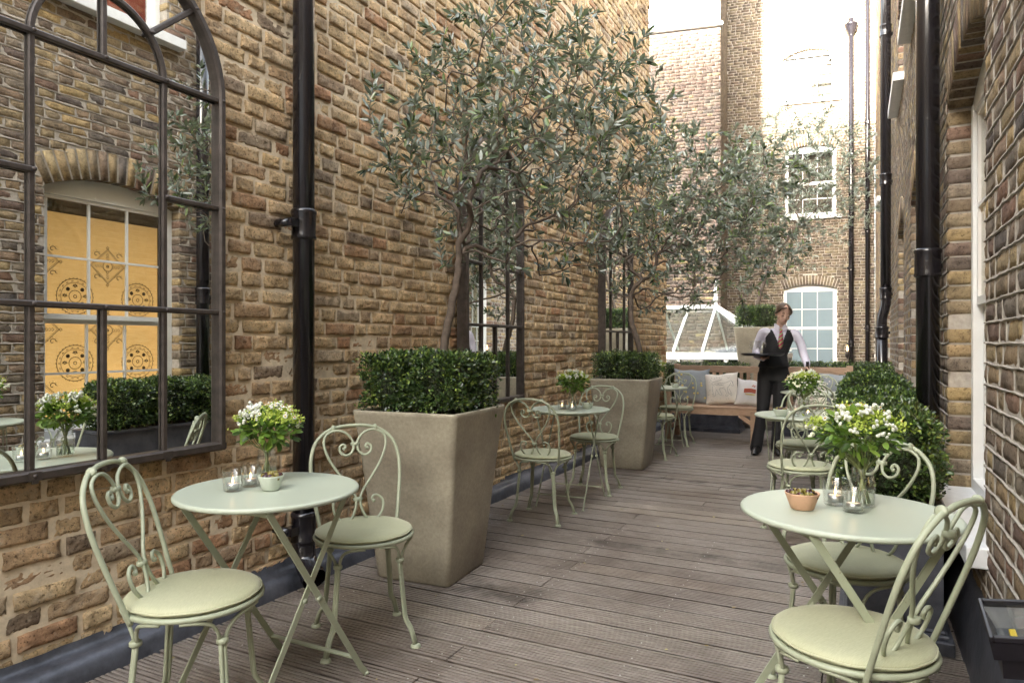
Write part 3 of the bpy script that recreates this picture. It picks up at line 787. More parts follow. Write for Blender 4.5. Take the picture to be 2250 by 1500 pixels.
# ------------------------------------------------------------------ drain pipes
def pipe(label, x, y, r, z0, z1, collars, wall=1, bend=None, shoe=None, group='black drainpipes on the brick walls', hopper=None):
    t = thing('drainpipe', label, 'drainpipe', (x, y, 0), 0, None)
    p = MB()
    if bend:
        zb, off = bend
        p.tube([(0, 0, z1), (0, 0, zb+.2)], r, 20); pts = crom([(0,0,zb+.2), (0,0,zb+.12), (off*.3,-.0,zb+.04), (off*.8,0,zb-.05), (off,0,zb-.12), (off,0,zb-.2)], 4)
        p.tube(pts, r, 20); p.tube([(off,0,zb-.2), (off,0,z0)], r*1.12, 20)
    else: p.tube([(0, 0, z0), (0, 0, z1)], r, 24)
    p.build('pipe', M['pipe'], t)
    for zc in collars:
        c = MB(); ox = bend[1] if bend and zc < bend[0]-.15 else 0
        rr = r*1.12 if ox else r
        c.lathe([(rr, -.075), (rr*1.17, -.07), (rr*1.2, -.062), (rr*1.13, -.05), (rr*1.13, .05), (rr*1.22, .06), (rr*1.2, .072), (rr*1.05, .08), (rr, .081)], (ox, 0, zc), 24)
        c.box((ox-wall*0, -r*1.6 if wall > 0 else r*1.6, zc), (.05, .05, .04)); c.tube([(ox, -r*1.9 if wall > 0 else r*1.9, zc), (ox-wall*(r+.04), -r*1.9 if wall > 0 else r*1.9, zc)], .02, 10)
        c.build('socket_collar', M['pipe'], t)
    if shoe:
        s_ = MB(); pts = crom([(0,0,z0+.02), (0,0,z0-.03), (.03*shoe[0], .03*shoe[1], z0-.10), (.13*shoe[0], .13*shoe[1], z0-.155)], 5)
        s_.tube(pts, r*1.06, 20, caps=False); e = pts[-1]; d = (pts[-1]-pts[-2]).normalized()
        s_.tube([e-d*.02, e+d*.008], r*1.16, 20, caps=False); s_.tube([e-d*.1, e-d*.02], r*.95, 20); s_.build('outlet_shoe', M['pipe'], t)
    if hopper:
        h = MB(); h.lathe([(r, hopper-.25), (r*1.1, hopper-.2), (r*2.2, hopper-.08), (r*2.3, hopper), (r*2.6, hopper+.02), (r*2.6, hopper+.06), (r*2.2, hopper+.06)], (0,0,0), 20); h.build('hopper_head', M['pipe'], t)
    return t
pipe('fat black drainpipe on the yellow wall between the left table and the first mirror', -2.477, 2.58, .053, .22, 6.4, [1.80, .29], 1, shoe=(.85, -.35))
pipe('thick black drainpipe beside the near window on the right-hand brown wall', .337, 4.31, .056, .1, 5.8, [1.64, 4.2], -1)
pipe('black drainpipe with a swan-neck bend farther along the right-hand wall', .325, 10.2, .062, .1, 10.4, [3.35, 1.86, 1.35, 5.3], -1, bend=(1.62, -.045))
pipe('black drainpipe with a pale hopper head on the far house, left of the pair', *(backpt(.13+.42)[0:1]), backpt(.55)[1]-.1, .062, .5, 9.8, [1.2, 3.2, 4.6, 6.2], 1, hopper=9.6)
pipe('black drainpipe in the far corner beside the right-hand building', backpt(.16)[0], backpt(.16)[1]-.1, .055, .5, 12, [1.6, 4.2, 7.0], 1)
# ------------------------------------------------------------------ wall mirrors
def make_mirror(label, Yc, turn=0):
    t = thing('arched_mirror', label, 'mirror', (LW+.055, Yc, .76), R(-90+turn), 'arched steel-framed mirrors on the yellow brick wall')
    # local: x -> -Y world, y -> +X (out of the wall); z up from the bottom edge
    zs = 1.51; ro = .52; ri = .25
    sx = -1
    # glass
    V = [(ro, 0, 0), (-ro, 0, 0)]; V += [(-ro*math.cos(PI*i/32), 0, zs+ro*math.sin(PI*i/32)) for i in range(33)]
    me = mesh_np('mirror_glass', V, [tuple(range(len(V)))], M['mirror']); me.flip_normals()
    link('mirror_glass', me, t)
    bk = MB(); n = len(V); bk.add([(v[0], -.004, v[2]) for v in V]+[(v[0], -.05, v[2]) for v in V], [tuple(n+i for i in range(n))]+[(i, (i+1) % n, n+(i+1) % n, n+i) for i in range(n)]); bk.build('backing_board', M['steel'], t)
    def flat(mb, pts, w=.022, d=.014, closed=False):
        P = [Vector(p) for p in pts]; vs = []; m = len(P)
        for i in range(m):
            a = P[(i-1) % m] if closed or i else P[0]; b = P[(i+1) % m] if closed or i < m-1 else P[-1]
            tt = (b-a).normalized(); nn = Vector((-tt.z, 0, tt.x))
            for u, v in ((-.5, 0), (-.5, .7), (-.3, 1), (.3, 1), (.5, .7), (.5, 0)): vs.append(P[i]+nn*u*w+Vector((0, v*d, 0)))
        fs = []
        for i in range(m if closed else m-1):
            j = (i+1) % m
            for k in range(5): fs.append((i*6+k, i*6+k+1, j*6+k+1, j*6+k))
        if not closed: fs += [tuple(range(6)), tuple((m-1)*6+k for k in range(5, -1, -1))]
        mb.add(vs, fs)
    fr = MB(); arc = [(ro*math.cos(PI*i/36), 0, zs+ro*math.sin(PI*i/36)) for i in range(37)]
    flat(fr, [(ro, 0, -.012)]+arc+[(-ro, 0, -.012)], .032, .034); flat(fr, [(-ro-.016, .0005, 0), (ro+.016, .0005, 0)], .036, .032)
    for s in (-1, 1): fr.box((s*(ro+.012), -.02, (zs)/2), (.012, .06, zs))
    fr.build('frame', M['steel'], t)
    gb = MB(); arc = [(ri*math.cos(PI*i/28), 0, zs+ri*math.sin(PI*i/28)) for i in range(29)]
    flat(gb, [(ri, .002, .01)]+[(a[0], .002, a[2]) for a in arc]+[(-ri, .002, .01)])
    z1 = .585; z2 = 1.04
    flat(gb, [(-ro+.01, .008, z1), (ro-.01, .008, z1)]); flat(gb, [(-ro+.01, .008, zs), (ro-.01, .008, zs)])
    flat(gb, [(0, .004, .01), (0, .004, z1)]); flat(gb, [(0, .004, zs), (0, .004, zs+ri)])
    for s in (-1, 1):
        flat(gb, [(s*ri, .007, z2), (s*(ro-.01), .007, z2)])
        c, q_ = math.cos(R(42)), math.sin(R(42)); flat(gb, [(s*ri*c, .006, zs+ri*q_), (s*ro*c, .006, zs+ro*q_)])
    flat(gb, [(0, .006, zs+ri), (0, .006, zs+ro)])
    gb.build('glazing_bars', M['steel'], t)
    rv = MB()
    pts = [(x, z) for x in (-ri, 0, ri) for z in (0, z1)]+[(s*ro, z) for s in (-1, 1) for z in (z1, z2, zs)]+[(s*ri, z) for s in (-1, 1) for z in (z2, zs)]+[(0, zs)]
    pts += [(s*r_*math.cos(R(42)), zs+r_*math.sin(R(42))) for s in (-1, 1) for r_ in (ri, ro)]
    rv.sph((0, .031, 0), .0085, 10, 6, (1, .7, 1)); r0 = rv.build('rivet', M['steel'], t, (pts[0][0], 0, pts[0][1]))
    for x, z in pts[1:]:
        r1 = r0.copy(); COL.objects.link(r1); r1.parent = t; r1.location = (x, .004 if z == 0 else 0, z)
    rv = MB(); rv.box((0, .034, 0), (.042, .004, .03)); rv.box((0, .034, -.008), (.022, .004, .034)); r0 = rv.build('rivet_plate', M['steel'], t, (-ri, 0, 0))
    for x in (0, ri): r1 = r0.copy(); COL.objects.link(r1); r1.parent = t; r1.location = (x, 0, 0)
    return t
make_mirror('tall arched mirror nearest the viewer, above the left table', 1.58)
make_mirror('arched mirror half hidden behind the first olive tree and its planter', 4.67, 3.8)
make_mirror('farthest arched mirror, behind the second olive tree trunk', 7.70)

# ------------------------------------------------------------------ chairs
def leany(z): return -.125-(z-.42)*.34
def make_chair():
    t = thing('bistro_chair', 'x', 'chair')
    sf = MB(); zr = .425
    sf.tube([(.196*math.cos(2*PI*i/40), .196*math.sin(2*PI*i/40), zr) for i in range(40)], .0085, 8, closed=True)
    sf.lathe([(.0, zr+.002), (.188, zr+.004), (.192, zr)], n=32)
    # curved braces under the ring, two to every leg
    for a in (45, 135, 225, 315):
        for s in (-1, 1):
            p = []
            for k in range(9):
                u = k/8; ang = R(a+s*(3+34*u**1.6)); r_ = .172+.024*min(1, u*1.4); z = .335+.08*(1-(1-u)**2.6)
                p.append((r_*math.cos(ang), r_*math.sin(ang), z))
            sf.tube(p, .006, 6)
    sf.build('seat_frame', M['sage'], t)
    cu = MB(); prof = [(0, .028), (.1, .0285), (.15, .0275), (.178, .025), (.190, .019), (.194, .013), (.192, .007), (.185, .002), (0, .001)]
    cu.lathe([(r_, zr+.005+z) for r_, z in prof][::-1], n=44); cu.tube([((.1945+.001*math.sin(i*2.1))*math.cos(2*PI*i/48), .1945*math.sin(2*PI*i/48), zr+.018+.0012*math.sin(i*1.3)) for i in range(48)], .0028, 6, closed=True)
    cu.build('seat_cushion', M['cushion'], t)
    bk = MB(); half = [(.158, .405), (.168, .46), (.182, .55), (.192, .64), (.190, .71), (.168, .775), (.118, .82), (.06, .838), (0, .842)]
    full = half + [(-x, z) for x, z in half[-2::-1]]
    P = crom([(x, leany(z), z) for x, z in full], 5); bk.tube(P, .0080, 8); bk.build('back_hoop', M['sage'], t)
    he = MB()
    h = [(.058, .512), (.070, .515), (.074, .530), (.062, .545), (.088, .547), (.105, .525), (.102, .485), (.075, .452), (.040, .452), (.016, .490), (.009, .534), (.024, .572), (.062, .622), (.108, .690), (.134, .755), (.128, .800), (.092, .822), (.052, .818), (.022, .795), (.0085, .763), (.014, .733), (.038, .716), (.064, .728), (.068, .752), (.052, .764), (.043, .752), (.050, .745)]
    h = h[4:] if False else h
    h = [(.066, .524), (.060, .533), (.067, .545)] + [(.085, .545)] + h[5:]
    for s in (-1, 1):
        P = crom([(s*x, leany(z)+.012+(0.004 if z > .8 else 0), z) for x, z in h], 5); he.tube(P, .0060, 6)
        e = P[-1]; he.sph(e, .0085, 8, 5); he.sph(P[0], .0085, 8, 5)
    def clamp(x, z, w, rz=0):
        he.lathe([(.0115, -.008), (.0145, -.005), (.0145, .005), (.0115, .008)], (x, leany(z)+.006, z), 10, cap=True, m=Matrix.Rotation(rz, 3, 'Y') @ Matrix.Diagonal((w, 1, 1)))
    clamp(0, .763, 1.45); clamp(0, .534, 1.45); clamp(.094, .832, 1.0, R(66)); clamp(-.094, .832, 1.0, R(-66))
    he.build('heart_scroll', M['sage'], t)
    for a in (45, 135, 225, 315):
        c, s_ = math.cos(R(a)), math.sin(R(a)); lg = MB()
        for o in (-.0058, .0058):
            pts = [(.172, .345), (.176, .30), (.196, .12), (.203, .10), (.222, .075), (.231, .055), (.246, .012)]
            lg.tube([(r_*c-o*s_, r_*s_+o*c, z) for r_, z in pts], .0072, 6)
        L_ = lg.build('leg', M['sage'], t)
        cl = MB(); cl.lathe([(.013, -.009), (.0175, -.005), (.0175, .005), (.013, .009)], (.173*c, .173*s_, .338), 12, cap=True); cl.build('collar', M['sage'], L_)
        ft = MB(); ft.lathe([(.012, .014), (.019, .010), (.021, .002), (.021, .0)], (.247*c, .247*s_, 0), 12, cap=True); ft.build('foot_disc', M['sage'], L_)
    return t
chair0 = make_chair(); usedc = [False]
def place_chair(label, x, y, fx, fy):
    o = chair0 if not usedc[0] else copy_tree(chair0); usedc[0] = True
    o.location = (x, y, 0); o.rotation_euler = (0, 0, math.atan2(fy, fx)-PI/2)
    tag(o, label, 'chair', 'sage green heart-back bistro chairs'); return o
place_chair('nearest chair on the left, its heart back toward the left edge below the mirror', -1.835, 1.445, .85, .53)
place_chair('sage chair between the left front table and the first tall planter', -1.82, 2.24, .75, -.66)
place_chair('chair seen from behind between the first planter and the middle-left table', -1.955, 4.33, -.06, 1)
place_chair('chair between the middle-left table and the second tall planter, facing the viewer', -1.94, 5.33, .07, -1)
place_chair('chair mostly hidden behind the second planter, near the bench end', -1.93, 7.2, .1, 1)
place_chair('chair between the far left table and the wooden bench', -1.95, 8.22, 0, -1)
place_chair('chair in the bottom right corner with its back toward the white window sill', -.016, 2.01, -.88, .47)
place_chair('chair pushed behind the right front table against the lead trough', -.04, 2.70, -.5, -.86)
place_chair('chair seen from behind in front of the middle-right table', -.32, 4.66, -.42, .9)
place_chair('chair on the far side of the middle-right table, facing the viewer', -.37, 5.68, -.05, -1)
place_chair('chair on the near side of the wine table, mostly hidden by the flowers', -.40, 6.97, -.1, 1)
place_chair('farthest right chair, between the wine table and the bench', -.38, 8.36, .05, -1)

# ------------------------------------------------------------------ tables
def make_table():
    t = thing('bistro_table', 'x', 'table')
    tp = MB(); tp.lathe([(.0, .700), (.285, .699), (.296, .694), (.302, .698), (.303, .705), (.298, .711), (.290, .710), (0, .710)], n=64); tp.build('tabletop', M['sagetop_lit'], t)
    def frame(w, s):
        f = MB()
        for k in (-1, 1): f.bar((k*w, -s*.20, .695), (k*w, s*.245, .03), .022, .005, (1, 0, 0)); f.bar((k*w, s*.245, .032), (k*w, s*.268, .004), .022, .005, (1,0,0))
        f.bar((-w, -s*.19, .683), (w, -s*.19, .683), .014, .014); f.bar((-w, s*.21, .085), (w, s*.21, .085), .018, .006)
        lf = f.build('leg_frame', M['sage'], t)
        b = MB()
        for k in (-1, 1): b.lathe([(.009, -.008), (.009, .008)], (k*w, s*.02, .36), 8, cap=True, m=Matrix.Rotation(PI/2, 3, 'Y')); b.sph((k*w, s*.268, .006), .011, 8, 5, (1, 1, .5))
        b.build('pivot_bolt', M['sage'], lf)
    frame(.205, 1); frame(.180, -1)
    st = MB(); st.bar((-.205, .19, .69), (.205, .19, .69), .03, .004); st.box((.12, 0, .693), (.02, .42, .006)); st.box((-.12, 0, .693), (.02, .42, .006)); st.build('underframe', M['sage'], t)
    return t
table0 = make_table(); usedt = [False]
def place_table(label, x, y, rz):
    o = table0 if not usedt[0] else copy_tree(table0); usedt[0] = True
    o.location = (x, y, 0); o.rotation_euler = (0, 0, rz); tag(o, label, 'table', 'round sage green folding bistro tables'); return o
place_table('round sage table nearest on the left, under the big mirror', -1.81, 1.72, R(0))
place_table('round table between the two tall planters on the left', -1.97, 4.87, R(5))
place_table('small far table behind the second planter, left of the bench', -2.02, 7.75, R(0))
place_table('round table in the right foreground with the tan olive bowl', -.03, 2.28, R(-62))
place_table('round table in the middle on the right, before the waitress', -.36, 5.18, R(0))
place_table('far right table carrying the wine bottle, beside the waitress', -.42, 7.62, R(0))

# ------------------------------------------------------------------ things on the tables
def make_bowl(label, mat, x, y, z, r=.05, seed=0):
    t = thing('olive_bowl', label, 'bowl', (x, y, z), 0, 'bowls of olives on the tables')
    b = MB(); b.lathe([(.0, .002), (r*.62, .001), (r*.66, .003), (r*.98, .046), (r, .050), (r*.95, .050), (r*.62, .010), (0, .008)], n=32); b.build('bowl', mat, t)
    o = MB(); rg = random.Random(seed)
    for k in range(34):
        a = rg.random()*6.28; q = r*.78*math.sqrt(rg.random()); h = .040+.014*(1-q/r)+rg.uniform(-.003, .006)
        o.sph((q*math.cos(a), q*math.sin(a), h), .0095, 8, 6, (1, 1.25, 1), Matrix.Rotation(rg.random()*3, 3, 'Z'))
    o.build('olives', M['olives'], t); return t
make_bowl('pale green bowl of dark olives on the left front table', M['bowl_w'], -1.787, 1.706, .711, .043, 1)
make_bowl('tan pink bowl of olives on the right front table', M['bowl_t'], -.15, 2.235, .711, .05, 2)
make_bowl('green bowl of olives on the middle-left table', M['bowl_w'], -1.85, 4.93, .711, .048, 3)
make_bowl('olive bowl at the left edge of the middle-right table', M['bowl_w'], -.47, 5.0, .711, .05, 4)
make_bowl('tiny olive bowl on the far left table in front of the grey pillow', M['bowl_w'], -1.84, 7.72, .711, .05, 5)
def make_candle():
    t = thing('candle_glass', 'x', 'candle')
    g = MB(); g.lathe([(0, .001), (.026, .001), (.029, .004), (.0345, .068), (.0338, .070), (.0325, .068), (.027, .009), (0, .008)], n=28); g.build('tumbler', M['glass'], t)
    c = MB(); c.lathe([(0, .0095), (.0195, .0095), (.020, .028), (.0188, .028)], n=20); c.build('tealight_cup', M['alu'], t)
    w = MB(); w.lathe([(.0186, .0265), (.006, .0255), (0, .0255)], n=20); w.build('wax', M['wax'], t)
    f = MB(); f.lathe([(.0005, .028), (.0026, .032), (.0030, .036), (.0018, .042), (.0002, .049)], n=8); f.build('flame', M['flame'], t)
    return t
cand0 = make_candle(); usedk = [False]
def place_candle(label, x, y, s=1):
    o = cand0 if not usedk[0] else copy_tree(cand0); usedk[0] = True
    o.location = (x, y, .711); o.scale = (s, s, s); tag(o, label, 'candle', 'tealights in glass tumblers')
place_candle('lit tealight glass on the left front table, farther left of its pair', -1.885, 1.632)
place_candle('lit tealight glass on the left front table, touching the flower jar side', -1.893, 1.715)
place_candle('larger lit tealight glass behind the other on the right front table', -.062, 2.335, 1.15)
place_candle('lit tealight glass in front of the flower jar on the right front table', -.012, 2.262)
place_candle('left tealight glass on the middle-left table', -1.993, 4.77)
place_candle('right tealight glass on the middle-left table', -1.90, 4.745)
place_candle('left tealight glass on the middle-right table', -.385, 5.07)
place_candle('right tealight glass on the middle-right table', -.305, 5.10)
place_candle('tealight glass on the far left table by the planter edge', -2.0, 7.64)

def make_vase(label, x, y, seed, s=1.0, daisies=1.0, lean=(0, 0), green=1.0, dark=6):
    rg = np.random.default_rng(seed); rr = random.Random(seed)
    t = thing('flower_jar', label, 'vase of flowers', (x, y, .711), 0, 'glass jars of white and green flowers')
    j = MB(); j.lathe([(0, .001), (.030, .001), (.035, .006), (.036, .075), (.033, .092), (.0295, .099), (.0295, .103), (.031, .105), (.0295, .108), (.031, .111), (.0300, .118), (.0285, .118), (.0275, .099), (.033, .078), (.033, .009), (0, .007)], n=28); j.build('jar', M['glass'], t)
    w = MB(); w.lathe([(0, .0085), (.0325, .0095), (.0325, .05), (0, .05)], n=24); w.build('water', glass_water, t)
    st = MB(); heads = []
    R0 = .116*s; C = np.array([lean[0], lean[1], .188*s+.02])
    for k in range(26):
        a = rr.random()*6.28; q = math.sqrt(rr.random()); h = Vector((C[0]+R0*.85*q*math.cos(a), C[1]+R0*.85*q*math.sin(a), C[2]+.045*(1-q*q)-.02+rr.uniform(-.02, .02)))
        b = Vector((.022*math.cos(a+2.6), .022*math.sin(a+2.6), .012)); m_ = Vector((.010*math.cos(a), .010*math.sin(a), .11))
        st.tube(crom([b, (b+m_)/2, m_, m_.lerp(h, .5)+Vector((0,0,-.01)), h], 3), .0016 if k > 5 else .0026, 5); heads.append(h)
    st.build('stems', M['stem'], t)
    # foliage
    n = int(330*green); D = rg.normal(size=(n, 3)); D[:, 2] = D[:, 2]*.6+.15; D /= np.linalg.norm(D, axis=1, keepdims=True)
    P = C + D*np.array([R0, R0, R0*.62])*rg.uniform(.35, .98, (n, 1)) - np.array([0, 0, .012])
    dirs = D + rg.normal(size=(n, 3))*.45; V, F = scatter(OVAL_V, LEAF_F, P, flatmats(dirs, np.array([0, 0, 1.2]), rg, .5), rg.uniform(.018, .042, n))
    nb = dark; a = rg.uniform(0, 6.28, nb); Pb = C + np.stack([np.cos(a)*.03, np.sin(a)*.03, -.05+0*a], 1); Db = np.stack([np.cos(a), np.sin(a), .1+rg.normal(size=nb)*.3], 1)
    V2, F2 = scatter(OVAL_V, LEAF_F, Pb, flatmats(Db, np.array([0, 0, 1.]), rg, .4), rg.uniform(.07, .095, nb))
    link('foliage', mesh_np('foliage', np.concatenate([V, V2]), np.concatenate([F, F2+len(V)]), M['bqleaf']), t)
    # lime clusters
    cs = []; 
    for k in range(14):
        a = rr.random()*6.28; q = rr.random()**.5*.9; c = C+np.array([R0*q*math.cos(a), R0*q*math.sin(a), .055*(1-q*q)+.012]); cs.append(c+rg.normal(size=(60, 3))*np.array([.017, .017, .010]))
    Pc = np.concatenate(cs); V, F = scatter(OVAL_V, LEAF_F, Pc, rotmats(rg.normal(size=Pc.shape)+np.array([0, 0, .6]), rg), rg.uniform(.009, .014, len(Pc)))
    link('lime_blossom', mesh_np('lime_blossom', V, F, M['alch']), t)
    # white flowers: small daisies with yellow eyes, rounder florets, cream berries
    ph = rr.random()*6.28
    def shell(u, v): return C + np.array([R0*1.02*math.cos(u)*v, R0*1.02*math.sin(u)*v, .078*math.sqrt(max(0, 1-v*v))+.006])
    for k in range(int(52*daisies)):
        u = ph+rr.gauss(0, .9); v = min(.99, rr.random()**.6); p = Vector(shell(u, v))+Vector([rr.uniform(-.006, .006) for _ in range(3)]); nrm = (p-Vector(C)+Vector((0, 0, .02))+Vector((.0, -.03, 0))).normalized()
        o = link('daisy', daisy_mesh, t, p); o.rotation_euler = nrm.to_track_quat('Z', 'Y').to_euler(); q = rr.uniform(.8, 1.1); o.scale = (q, q, q)
    for k in range(27):
        u = ph+PI+rr.gauss(0, 1.0); v = min(1.02, .25+.8*rr.random()); p = Vector(shell(u, min(1, v)))+Vector([rr.uniform(-.008, .008) for _ in range(3)])
        o = link('white_floret', floret_meshes[k % 3], t, p); o.rotation_euler = (rr.random()*6, rr.random()*6, 0); q = rr.uniform(.8, 1.25); o.scale = (q, q, q)
    for k in range(16):
        u = ph+.9+rr.gauss(0, .45); p = Vector(shell(u, 1))+Vector((rr.uniform(-.01, .02)*math.cos(u), rr.uniform(-.01, .02)*math.sin(u), rr.uniform(-.035, .015)))
        o = link('berry', berry_mesh, t, p); q = rr.uniform(.8, 1.1); o.scale = (q, q, q)
    return t
def tmpl(mb, mats, midx=None):
    me = bpy.data.meshes.new('flower_head'); me.from_pydata(mb.v, [], mb.f); me.update()
    for q in mats: me.materials.append(q)
    if midx: me.polygons.foreach_set('material_index', midx)
    me.polygons.foreach_set('use_smooth', np.array(mb.sm, dtype=bool)); return me
m = MB(); r_ = .0085
for i in range(9):
    a = 2*PI*i/9; d = Vector((math.cos(a), math.sin(a), 0)); e = Vector((-d.y, d.x, 0))*r_*.24; m.add([d*r_*.2, d*r_*.7+e, d*r_, d*r_*.7-e], [(0, 1, 2, 3)])
n9 = len(m.f); m.sph((0, 0, .001), r_*.34, 6, 4, (1, 1, .8)); daisy_mesh = tmpl(m, [M['petal'], M['eye_y']], [0]*n9+[1]*(len(m.f)-n9))
floret_meshes = []
for j in range(3):
    m = MB(); rr_ = random.Random(j)
    for i in range(3+j): m.sph([rr_.gauss(0, .0052) for _ in range(3)], rr_.uniform(.0045, .0068), 7, 5, (1, 1, .75))
    floret_meshes.append(tmpl(m, [M['petal']]))
m = MB(); m.sph((0, 0, 0), .007, 8, 6); berry_mesh = tmpl(m, [M['berry']])
glass_water = glass('water', (.86,.9,.84))
make_vase('jar of white and lime flowers on the left front table', -1.905, 1.80, 11, .95, .9)
make_vase('jar of flowers on the right front table, with daisies and two big dark leaves', .012, 2.355, 12, 1.08, 1.3, (-.015, .02))
make_vase('small bouquet jar on the middle-left table beside the second planter', -1.942, 4.86, 13, 1.0, 1.0)
make_vase('bouquet jar on the middle-right table in front of the wine bottle', -.345, 5.30, 14, 1.05, 1.0)
make_vase('bouquet half hidden behind the second planter on the far left table', -2.10, 7.78, 15, 1.1, 1.0)
# wine bottle
wb = thing('wine_bottle', 'dark wine bottle standing on the far right table under the hand of the waitress', 'bottle', (-.467, 7.718, .711))
q = MB(); q.lathe([(0, .001), (.034, .001), (.037, .005), (.037, .19), (.034, .205), (.018, .228), (.0145, .245), (.0145, .300), (.016, .301), (.016, .308), (0, .308)], n=24); q.build('bottle', M['brownglass'], wb)
q = MB(); q.lathe([(.0375, .06), (.0378, .061), (.0378, .15), (.0375, .151)], n=24); q.build('paper_label', M['sill'], wb)
q = MB(); q.lathe([(.0152, .262), (.0155, .263), (.0155, .296), (.0165, .300), (.0165, .309), (0, .3095)], n=20); q.build('foil', M['case'], wb)

# ------------------------------------------------------------------ planters with box and olive trees
def make_planter(label, x, y, rz, z=0, group='tall tapered taupe planters'):
    t = thing('tall_planter', label, 'planter', (x, y, z), rz, group)
    V = []; H = .87; levels = [(0, .205), (.012, .212), (.25, .236), (.5, .260), (.75, .286), (.845, .300), (.863, .304), (.870, .299), (.868, .278), (.85, .270)]
    n = 8
    def ring(h, r_):
        c = .030; out = []
        for (sx, sy) in ((1, 1), (-1, 1), (-1, -1), (1, -1)):
            a0 = {(1,1): 0, (-1,1): 90, (-1,-1): 180, (1,-1): 270}[(sx, sy)]
            for k in range(n): a = R(a0+90*k/(n-1)); out.append((sx*(r_-c)+c*math.cos(a), sy*(r_-c)+c*math.sin(a), h))
        return out
    for h, r_ in levels: V += ring(h, r_)
    m = 4*n; F = [(i*m+k, i*m+(k+1) % m, (i+1)*m+(k+1) % m, (i+1)*m+k) for i in range(len(levels)-1) for k in range(m)]
    F.append(tuple(range(m-1, -1, -1)))
    o = link('pot', mesh_np('pot', V, F, M['planter'], True), t)
    s = MB(); s.box((0, 0, .80), (.50, .50, .06)); s.build('soil', M['soil'], t); return t
def leaf_box(c, d, n, size, rg, round_=7, up=.35, shellk=.10, wob=.02):
    """leaf positions spread over the rounded shell of a clipped box"""
    P = rg.uniform(-1, 1, (n, 3)); ax = rg.choice(3, n, p=np.array([d[1]*d[2], d[0]*d[2], d[0]*d[1]*.8])/(d[1]*d[2]+d[0]*d[2]+d[0]*d[1]*.8))
    sg = np.where(rg.random(n) < .5, -1, 1); sg = np.where(ax == 2, np.where(rg.random(n) < .93, 1, -1), sg)
    P[np.arange(n), ax] = sg*1.0
    Nn = np.zeros((n, 3)); Nn[np.arange(n), ax] = sg
    e = np.abs(P)**5; Nn = np.sign(P)*e; Nn /= np.linalg.norm(Nn, axis=1, keepdims=True)
    k = 1/np.maximum(1, (np.abs(P)**round_).sum(1)**(1/round_))[:, None]; P = P*k
    depth = rg.random(n)**1.7*shellk
    Q = P*np.array(d)/2 - Nn*depth[:, None]
    lump = np.sin(Q[:, 0]*23+c[0]*9)*np.sin(Q[:, 1]*21+1)*np.sin(Q[:, 2]*25+2)
    Q += Nn*(lump*wob+rg.normal(size=n)*.008)[:, None]
    D = Nn*.8 + rg.normal(size=(n, 3))*.65 + np.array([0, 0, up])
    return Q+np.array(c), D, Nn
def make_hedge(name, label, cat, boxes, loc, rz=0, dens=5200, size=(.011, .02), seed=1, group=None, wob=.02, rnd=7):
    t = thing(name, label, cat, loc, rz, group); rg = np.random.default_rng(seed); Vs = []; Fs = []; off = 0; core = MB()
    for c, d in boxes:
        area = 2*(d[0]*d[2]+d[1]*d[2])+d[0]*d[1]; n = int(area*dens)
        P, D, Nn = leaf_box(c, d, n, size, rg, round_=rnd, wob=wob)
        V, F = scatter(OVAL_V, LEAF_F, P, flatmats(D, Nn*.5+np.array([0, 0, .5]), rg, .7), rg.uniform(size[0], size[1], n))
        Vs.append(V); Fs.append(F+off); off += len(V)
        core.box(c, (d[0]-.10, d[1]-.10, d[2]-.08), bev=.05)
        for k in range(int(14*d[0]/.3)):
            x, y = rg.uniform(-.4, .4)*d[0], rg.uniform(-.4, .4)*d[1]; core.tube([(c[0]+x*.7, c[1]+y*.7, c[2]-d[2]/2-.06), (c[0]+x, c[1]+y, c[2])], .004, 4)
    link('leaves', mesh_np('leaves', np.concatenate(Vs), np.concatenate(Fs), M['box']), t)
    core.build('inner_twigs', M['boxcore'], t); return t
P1 = (-2.03, 3.06); P2 = (-2.05, 6.56); P3 = (-1.40, 11.05)
make_planter('tall tapered planter nearest the viewer, between the left front chair and the middle-left table', P1[0], P1[1], R(4))
make_planter('second tall tapered planter, between the middle-left table and the far left table', P2[0], P2[1], R(3))
make_planter('farthest tall planter, standing behind the bench and the waitress', P3[0], P3[1], R(4), .585)
def box4(a=.29, h=.30, w=.27): return [((-a/2*1.02, -a/2, h/2), (w, w, h)), ((a/2*1.02, -a/2, h/2+.005), (w, w, h)), ((-a/2, a/2, h/2+.01), (w, w, h)), ((a/2, a/2, h/2-.005), (w, w, h))]
make_hedge('box_bush', 'clipped bright green box bushes in the nearest tall planter', 'box bush', box4(.28, .29, .275), (P1[0], P1[1], .86), R(4), 15500, (.012, .023), 3, 'clipped box bushes in the tall planters', .028)
make_hedge('box_bush', 'dark clipped box bushes in the second tall planter', 'box bush', box4(.28, .25, .275), (P2[0], P2[1], .86), R(3), 9500, (.012, .021), 4, 'clipped box bushes in the tall planters', .02)
make_hedge('box_bush', 'clipped box bush in the farthest planter behind the waitress', 'box bush', box4(.28, .33, .275), (P3[0], P3[1], 1.445), R(4), 5000, (.015, .026), 5, 'clipped box bushes in the tall planters', .02)

